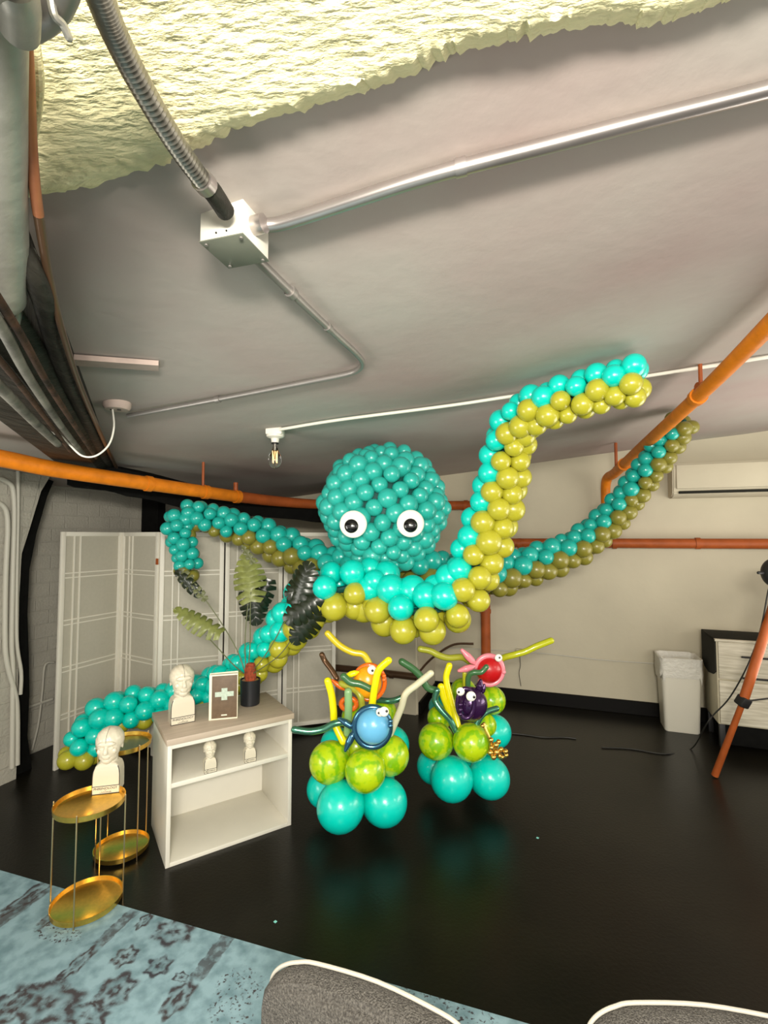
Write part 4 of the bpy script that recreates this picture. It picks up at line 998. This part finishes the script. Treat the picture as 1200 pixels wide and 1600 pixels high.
# book standing on the cabinet
a, b_ = onz(326, 1126, CT), onz(371, 1122, CT); d = (b_ - a); wd = d.length
t = empty('display_book', a, math.atan2(d.y, d.x), 'brown book with a pale green cross standing on the cabinet top', 'book')
hb = P(325, 1055, a.y).z - CT
obj('cover_board', box((0, 0, 0), (wd, .006, hb), .001), M['bookw'], t)
obj('brown_cover', box((.015, -.0012, .008), (wd - .004, .0005, hb - .008), .0004), M['book'], t)
obj('page_block', box((.004, .006, .004), (wd - .004, .036, hb - .004), .001), M['bookw'], t)
o = obj('back_cover', box((0, 0, 0), (wd, .006, hb), .001), M['bookw'], t); o.location = (0, .037, 0); o.rotation_euler.z = .12
cx, cz, s = wd * .53, hb * .56, .0165
o = obj('cross_emblem', prism([V((cx + x * s, -.0012, cz + z * s)) for x, z in [(-1, -2.1), (1, -2.1), (1, -.85), (3.2, -.85), (3.2, .85), (1, .85), (1, 2.1), (-1, 2.1), (-1, .85), (-3.2, .85), (-3.2, -.85), (-1, -.85)]], V((0, -.0012, 0))), M['cross'], t, False)
obj('title_strip', box((cx - .016, -.0024, hb * .085), (cx + .016, -.001, hb * .11), 0), M['bookw'], t)

# ------------------------------------------------------------------ potted monstera
pp = onz(389, 1105, CT); pp.y += .06; pp.x -= .01
plant = empty('potted_plant', pp, 0, 'artificial monstera plant in a black pot on the cabinet top', 'plant')
obj('pot', lathe([(.056, 0), (.060, .004), (.064, .155), (.064, .16), (.059, .16), (.057, .145), (.003, .14)], 32), M['pot'], plant)
obj('soil_disc', lathe([(.002, .138), (.058, .150), (.05, .156), (.002, .158)], 24), M['copper'], plant)
bm = bmesh.new()
fib = lathe([(.034, .15), (.036, .19), (.030, .235), (.022, .26), (.003, .262)], 24)
for v in fib.verts: v.co += V((noise.noise(v.co * 90), noise.noise(v.co * 90 + V((5, 0, 0))), 0)) * .008
obj('fibre_trunk', fib, M['fibre'], plant)
def leaf_mesh(length, width, nl=6, fold=.15, curl=.25, gap=.42):
    """split monstera leaf in the XY plane, midrib along +Y from the stalk, thin solid"""
    bm = bmesh.new(); th_ = .0012
    def prof(t): return width * (math.sin(PI * min(1, (t * .92 + .08))) ** .55) * (1.0 - .35 * t)
    N1 = nl * 8; top = []
    for side in (-1, 1):
        prev = None
        for i in range(N1 + 1):
            t = i / N1; y = t * length
            ph = (i % 8) / 8; lob = 1.0 if ph < .70 else 1 - gap * (1.6 if i > 4 else .3)
            wv_ = max(.004, prof(t) * lob)
            row = []
            for k in range(5):
                f = k / 4; x = side * wv_ * f
                yy = y - (.28 * wv_ if t < .25 else 0) * f + .32 * width * f * (t ** .5) * .9
                z = fold * abs(x) - curl * (yy / length) ** 2 * length * .5 - .9 * x * x / width + .003 * math.sin(i * .78) * f
                row.append(bm.verts.new((x, yy, z)))
            if prev:
                for k in range(4): bm.faces.new([prev[k], prev[k + 1], row[k + 1], row[k]])
            prev = row
    bmesh.ops.remove_doubles(bm, verts=bm.verts[:], dist=1e-5)
    ext = bmesh.ops.extrude_face_region(bm, geom=bm.faces[:])
    bmesh.ops.translate(bm, verts=[e for e in ext['geom'] if isinstance(e, bmesh.types.BMVert)], vec=(0, 0, -th_))
    return bm
def leaf(p_base, p_tip, width, m, normal=None, lab=None, **k):
    a = P(*p_base); b_ = P(*p_tip); d = b_ - a; L_ = d.length
    o = obj('leaf', leaf_mesh(L_, width, **k), M[m], plant)
    y = d.normalized(); n = (normal or V((0, -1, .25))); z = (n - y * n.dot(y)).normalized(); x = y.cross(z)
    o.matrix_local = Matrix.Translation(a - pp) @ Matrix((x, y, z)).transposed().to_4x4()
    if lab: o['label'] = lab
    return o
def stem(pts, r=.0028): obj('stem', tube([P(*q) - pp for q in pts], r, n=6, seg=8), M['stem'], plant)
Yp = pp.y
stem([(383, 1050, Yp), (370, 1015, Yp), (345, 972, Yp - .02), (318, 933, Yp - .05)], .0034)
stem([(380, 1052, Yp), (362, 1036, Yp - .03), (340, 1012, Yp - .07), (322, 993, Yp - .1)], .0034)
stem([(384, 1048, Yp), (383, 1000, Yp), (387, 950, Yp + .02), (393, 925, Yp + .02)], .0034)
stem([(388, 1048, Yp), (391, 1000, Yp - .03), (391, 960, Yp - .05), (392, 925, Yp - .06)], .0034)
stem([(392, 1050, Yp), (410, 1030, Yp - .05), (432, 995, Yp - .1), (452, 955, Yp - .14), (470, 930, Yp - .15)], .0034)
stem([(396, 1052, Yp - .02), (418, 1038, Yp - .06), (440, 1020, Yp - .1), (465, 985, Yp - .14)], .0034)
leaf((392, 940, Yp - .07), (383, 868, Yp - .02), .125, 'leafl', V((.1, -1, .2)), 'pale green split leaf', nl=8)
leaf((392, 915, Yp + .05), (400, 972, Yp + .02), .115, 'leafd', V((.2, -1, .1)), nl=7)
leaf((420, 905, Yp + .06), (396, 960, Yp + .02), .09, 'leafd', V((.2, -1, .1)), nl=7)
leaf((345, 990, Yp - .1), (277, 948, Yp - .14), .085, 'leafl', V((.1, -.75, .75)), 'pale green split leaf', nl=8)
leaf((460, 945, Yp - .16), (478, 885, Yp - .2), .13, 'leafd', V((-.3, -1, .1)), nl=7)
leaf((508, 925, Yp - .16), (448, 968, Yp - .22), .12, 'leafd', V((.1, -1, .3)), nl=7)
leaf((498, 950, Yp - .15), (460, 1003, Yp - .19), .11, 'leafd', V((.2, -1, .1)), nl=7)
leaf((488, 900, Yp - .12), (450, 930, Yp - .18), .09, 'leafd', V((.2, -1, .3)), nl=6)
leaf((322, 938, Yp - .05), (300, 912, Yp - .06), .035, 'stem', V((.3, -1, .2)), nl=4, fold=.8)
leaf((312, 930, Yp - .05), (272, 892, Yp - .06), .05, 'leafd', V((-.2, -1, .3)), nl=5, fold=.5)
leaf((300, 918, Yp - .04), (278, 890, Yp - .04), .055, 'stem', V((-.2, -1, .3)), nl=4, fold=.5)
leaf((396, 880, Yp), (378, 852, Yp), .03, 'stem', V((.3, -1, 0)), nl=4, fold=.8)

# ------------------------------------------------------------------ gold side tables
def side_table(c, r, h, rz, label):
    t = empty('side_table', c, rz, label, 'side table', 'gold two-tray side tables')
    for z in (.012, h - .03):
        prof = [(.002, z), (r - .006, z), (r, z + .004), (r + .002, z + .028), (r - .001, z + .028), (r - .004, z + .008), (r - .010, z + .004), (.002, z + .004)]
        obj('tray', lathe(prof, 56), M['gold'], t)
    for k in range(4):
        a = k * PI / 2; x, y = (r + .006) * math.cos(a), (r + .006) * math.sin(a)
        obj('leg', tube([V((x, y, 0)), V((x, y, h + .006))], .0035, n=1, seg=10, smoothp=False, round_ends=True), M['goldpin'], t)
    return t
c1_ = onz(136, 1409, .02)
h1 = HC - (1241 - 838) / F * c1_.y
side_table(V((c1_.x, c1_.y, 0)), .150, h1 + .012, -1.36, 'smaller gold side table holding a bust, standing on the rug edge')
c2_ = onz(190, 1325, .02)
h2 = HC - (1153 - 838) / F * c2_.y
side_table(V((c2_.x, c2_.y, 0)), .138, h2 + .012, -0.55, 'taller empty gold side table beside the cabinet')
il = obj('tray_reflection', lathe([(.002, 0), (.128, 0), (.127, .0015), (.002, .0015)], 48), M['trayrefl'], bpy.data.objects['side_table.001']); il.location = (0, 0, h2 + .012 - .026); il['label'] = 'green disc painted as a reflection in the upper tray'  # disc added to colour in what the gold tray reflects
a, b_ = onz(142.5, 1243, h1 - .012), onz(186, 1238, h1 - .012); mid = (a + b_) / 2; d = (b_ - a).normalized(); back = V((-d.y, d.x, 0))
bust(mid + back * .05 + V((0, 0, -.002)), math.atan2(d.y, d.x) , .93, 'white phrenology bust standing on the upper tray of the gold side table')

# ------------------------------------------------------------------ rug
ra, rb = onz(0, 1362, 0), onz(815, 1600, 0); d = (rb - ra).normalized(); nn = V((d.y, -d.x, 0))
o = tag(obj('rug', prism([V((0, 0, .0)), V((3.6, 0, 0)), V((3.6, -2.6, 0)), V((0, -2.6, 0))], V((0, 0, .008))), M['rug'], None, False), 'worn pale blue vintage rug with dark motifs on the black floor', 'rug')
o.location = ra - d * .8; o.rotation_euler.z = math.atan2(d.y, d.x)

# ------------------------------------------------------------------ chairs
def chair(loc, rz, label, w_=.46, hh=.88, ar=.07):
    t = empty('upholstered_chair', loc, rz, label, 'chair', 'grey upholstered chairs')
    # backrest outline in XZ with rounded top, slightly curved
    def outline(off):
        pts = []
        hw = w_ / 2 - off
        for x, z in ((-hw, .42 + off), (-hw * 1.0, .62), (-hw * .99, hh - ar)): pts.append((x, z))
        for k in range(1, 12):
            a = PI - PI * k / 12; pts.append((hw * .99 * (abs(math.cos(a)) ** .42) * (1 if math.cos(a) > 0 else -1), hh - ar + (ar - off) * math.sin(a) ** .8))
        for x, z in ((hw * .99, hh - ar), (hw, .62), (hw, .42 + off)): pts.append((x, z))
        return pts
    def cur(x): return 1.1 * x * x * .5
    bm = bmesh.new(); o_ = outline(0); rings = []
    for off, dy in ((.02, -.028), (.006, -.022), (0, -.008), (0, .012), (.006, .026), (.02, .032)):
        rings.append([bm.verts.new((x, dy - cur(x) + 0, z)) for x, z in outline(off)])
    for a, b_ in zip(rings, rings[1:]):
        for k in range(len(a)): bm.faces.new([a[k], a[(k + 1) % len(a)], b_[(k + 1) % len(a)], b_[k]])
    for R_ in (rings[0], rings[-1]): 
        f = bm.faces.new(R_); 
    bmesh.ops.triangulate(bm, faces=[f for f in bm.faces if len(f.verts) > 4])
    obj('backrest', bm, M['chair'], t)
    op = outline(0)[2:-2]
    obj('piping', tube([V((x * 1.004, .018 - cur(x), z + .002)) for x, z in op], .0038, n=4, seg=8), M['piping'], t)
    obj('seat', box((-.24, -.50, .38), (.24, -.02, .47), .03), M['chair'], t)
    for sx in (-1, 1):
        for y in (-.45, -.03): obj('leg', tube([V((sx * .2, y, .39)), V((sx * .225, y + (.03 if y > -.2 else -.02), 0))], .014, n=1, seg=10, smoothp=False), M['ink'], t)
    return t
pa, pb = onz(446, 1503, .875), onz(670, 1608, .86); d = (pb - pa).normalized()
ctr_ = pa + d * .20
chair(V((ctr_.x, ctr_.y, 0.008)), math.atan2(d.y, d.x), 'grey woven chair back at the bottom centre, over the rug edge')
pa = onz(935, 1573, .86)
chair(V((pa.x + .21, pa.y + .0, 0)), math.radians(-7), 'grey chair back at the bottom right, over the black floor', hh=.845)

# small scraps on the floor
for (x, y), lab in (((430, 1440), 'tiny pale teal scrap on the black floor below the cabinet'), ((840, 1309), 'tiny pale scrap on the black floor right of the centrepieces')):
    p = onz(x, y, .002)
    o = tag(obj('floor_scrap', prism([V((-.008, 0, 0)), V((.002, -.007, 0)), V((.009, .002, 0)), V((-.001, .009, 0))], V((0, 0, .002))), M['speck']), lab, 'scrap', 'scraps on the floor'); o.location = V((p.x, p.y, 0.0))
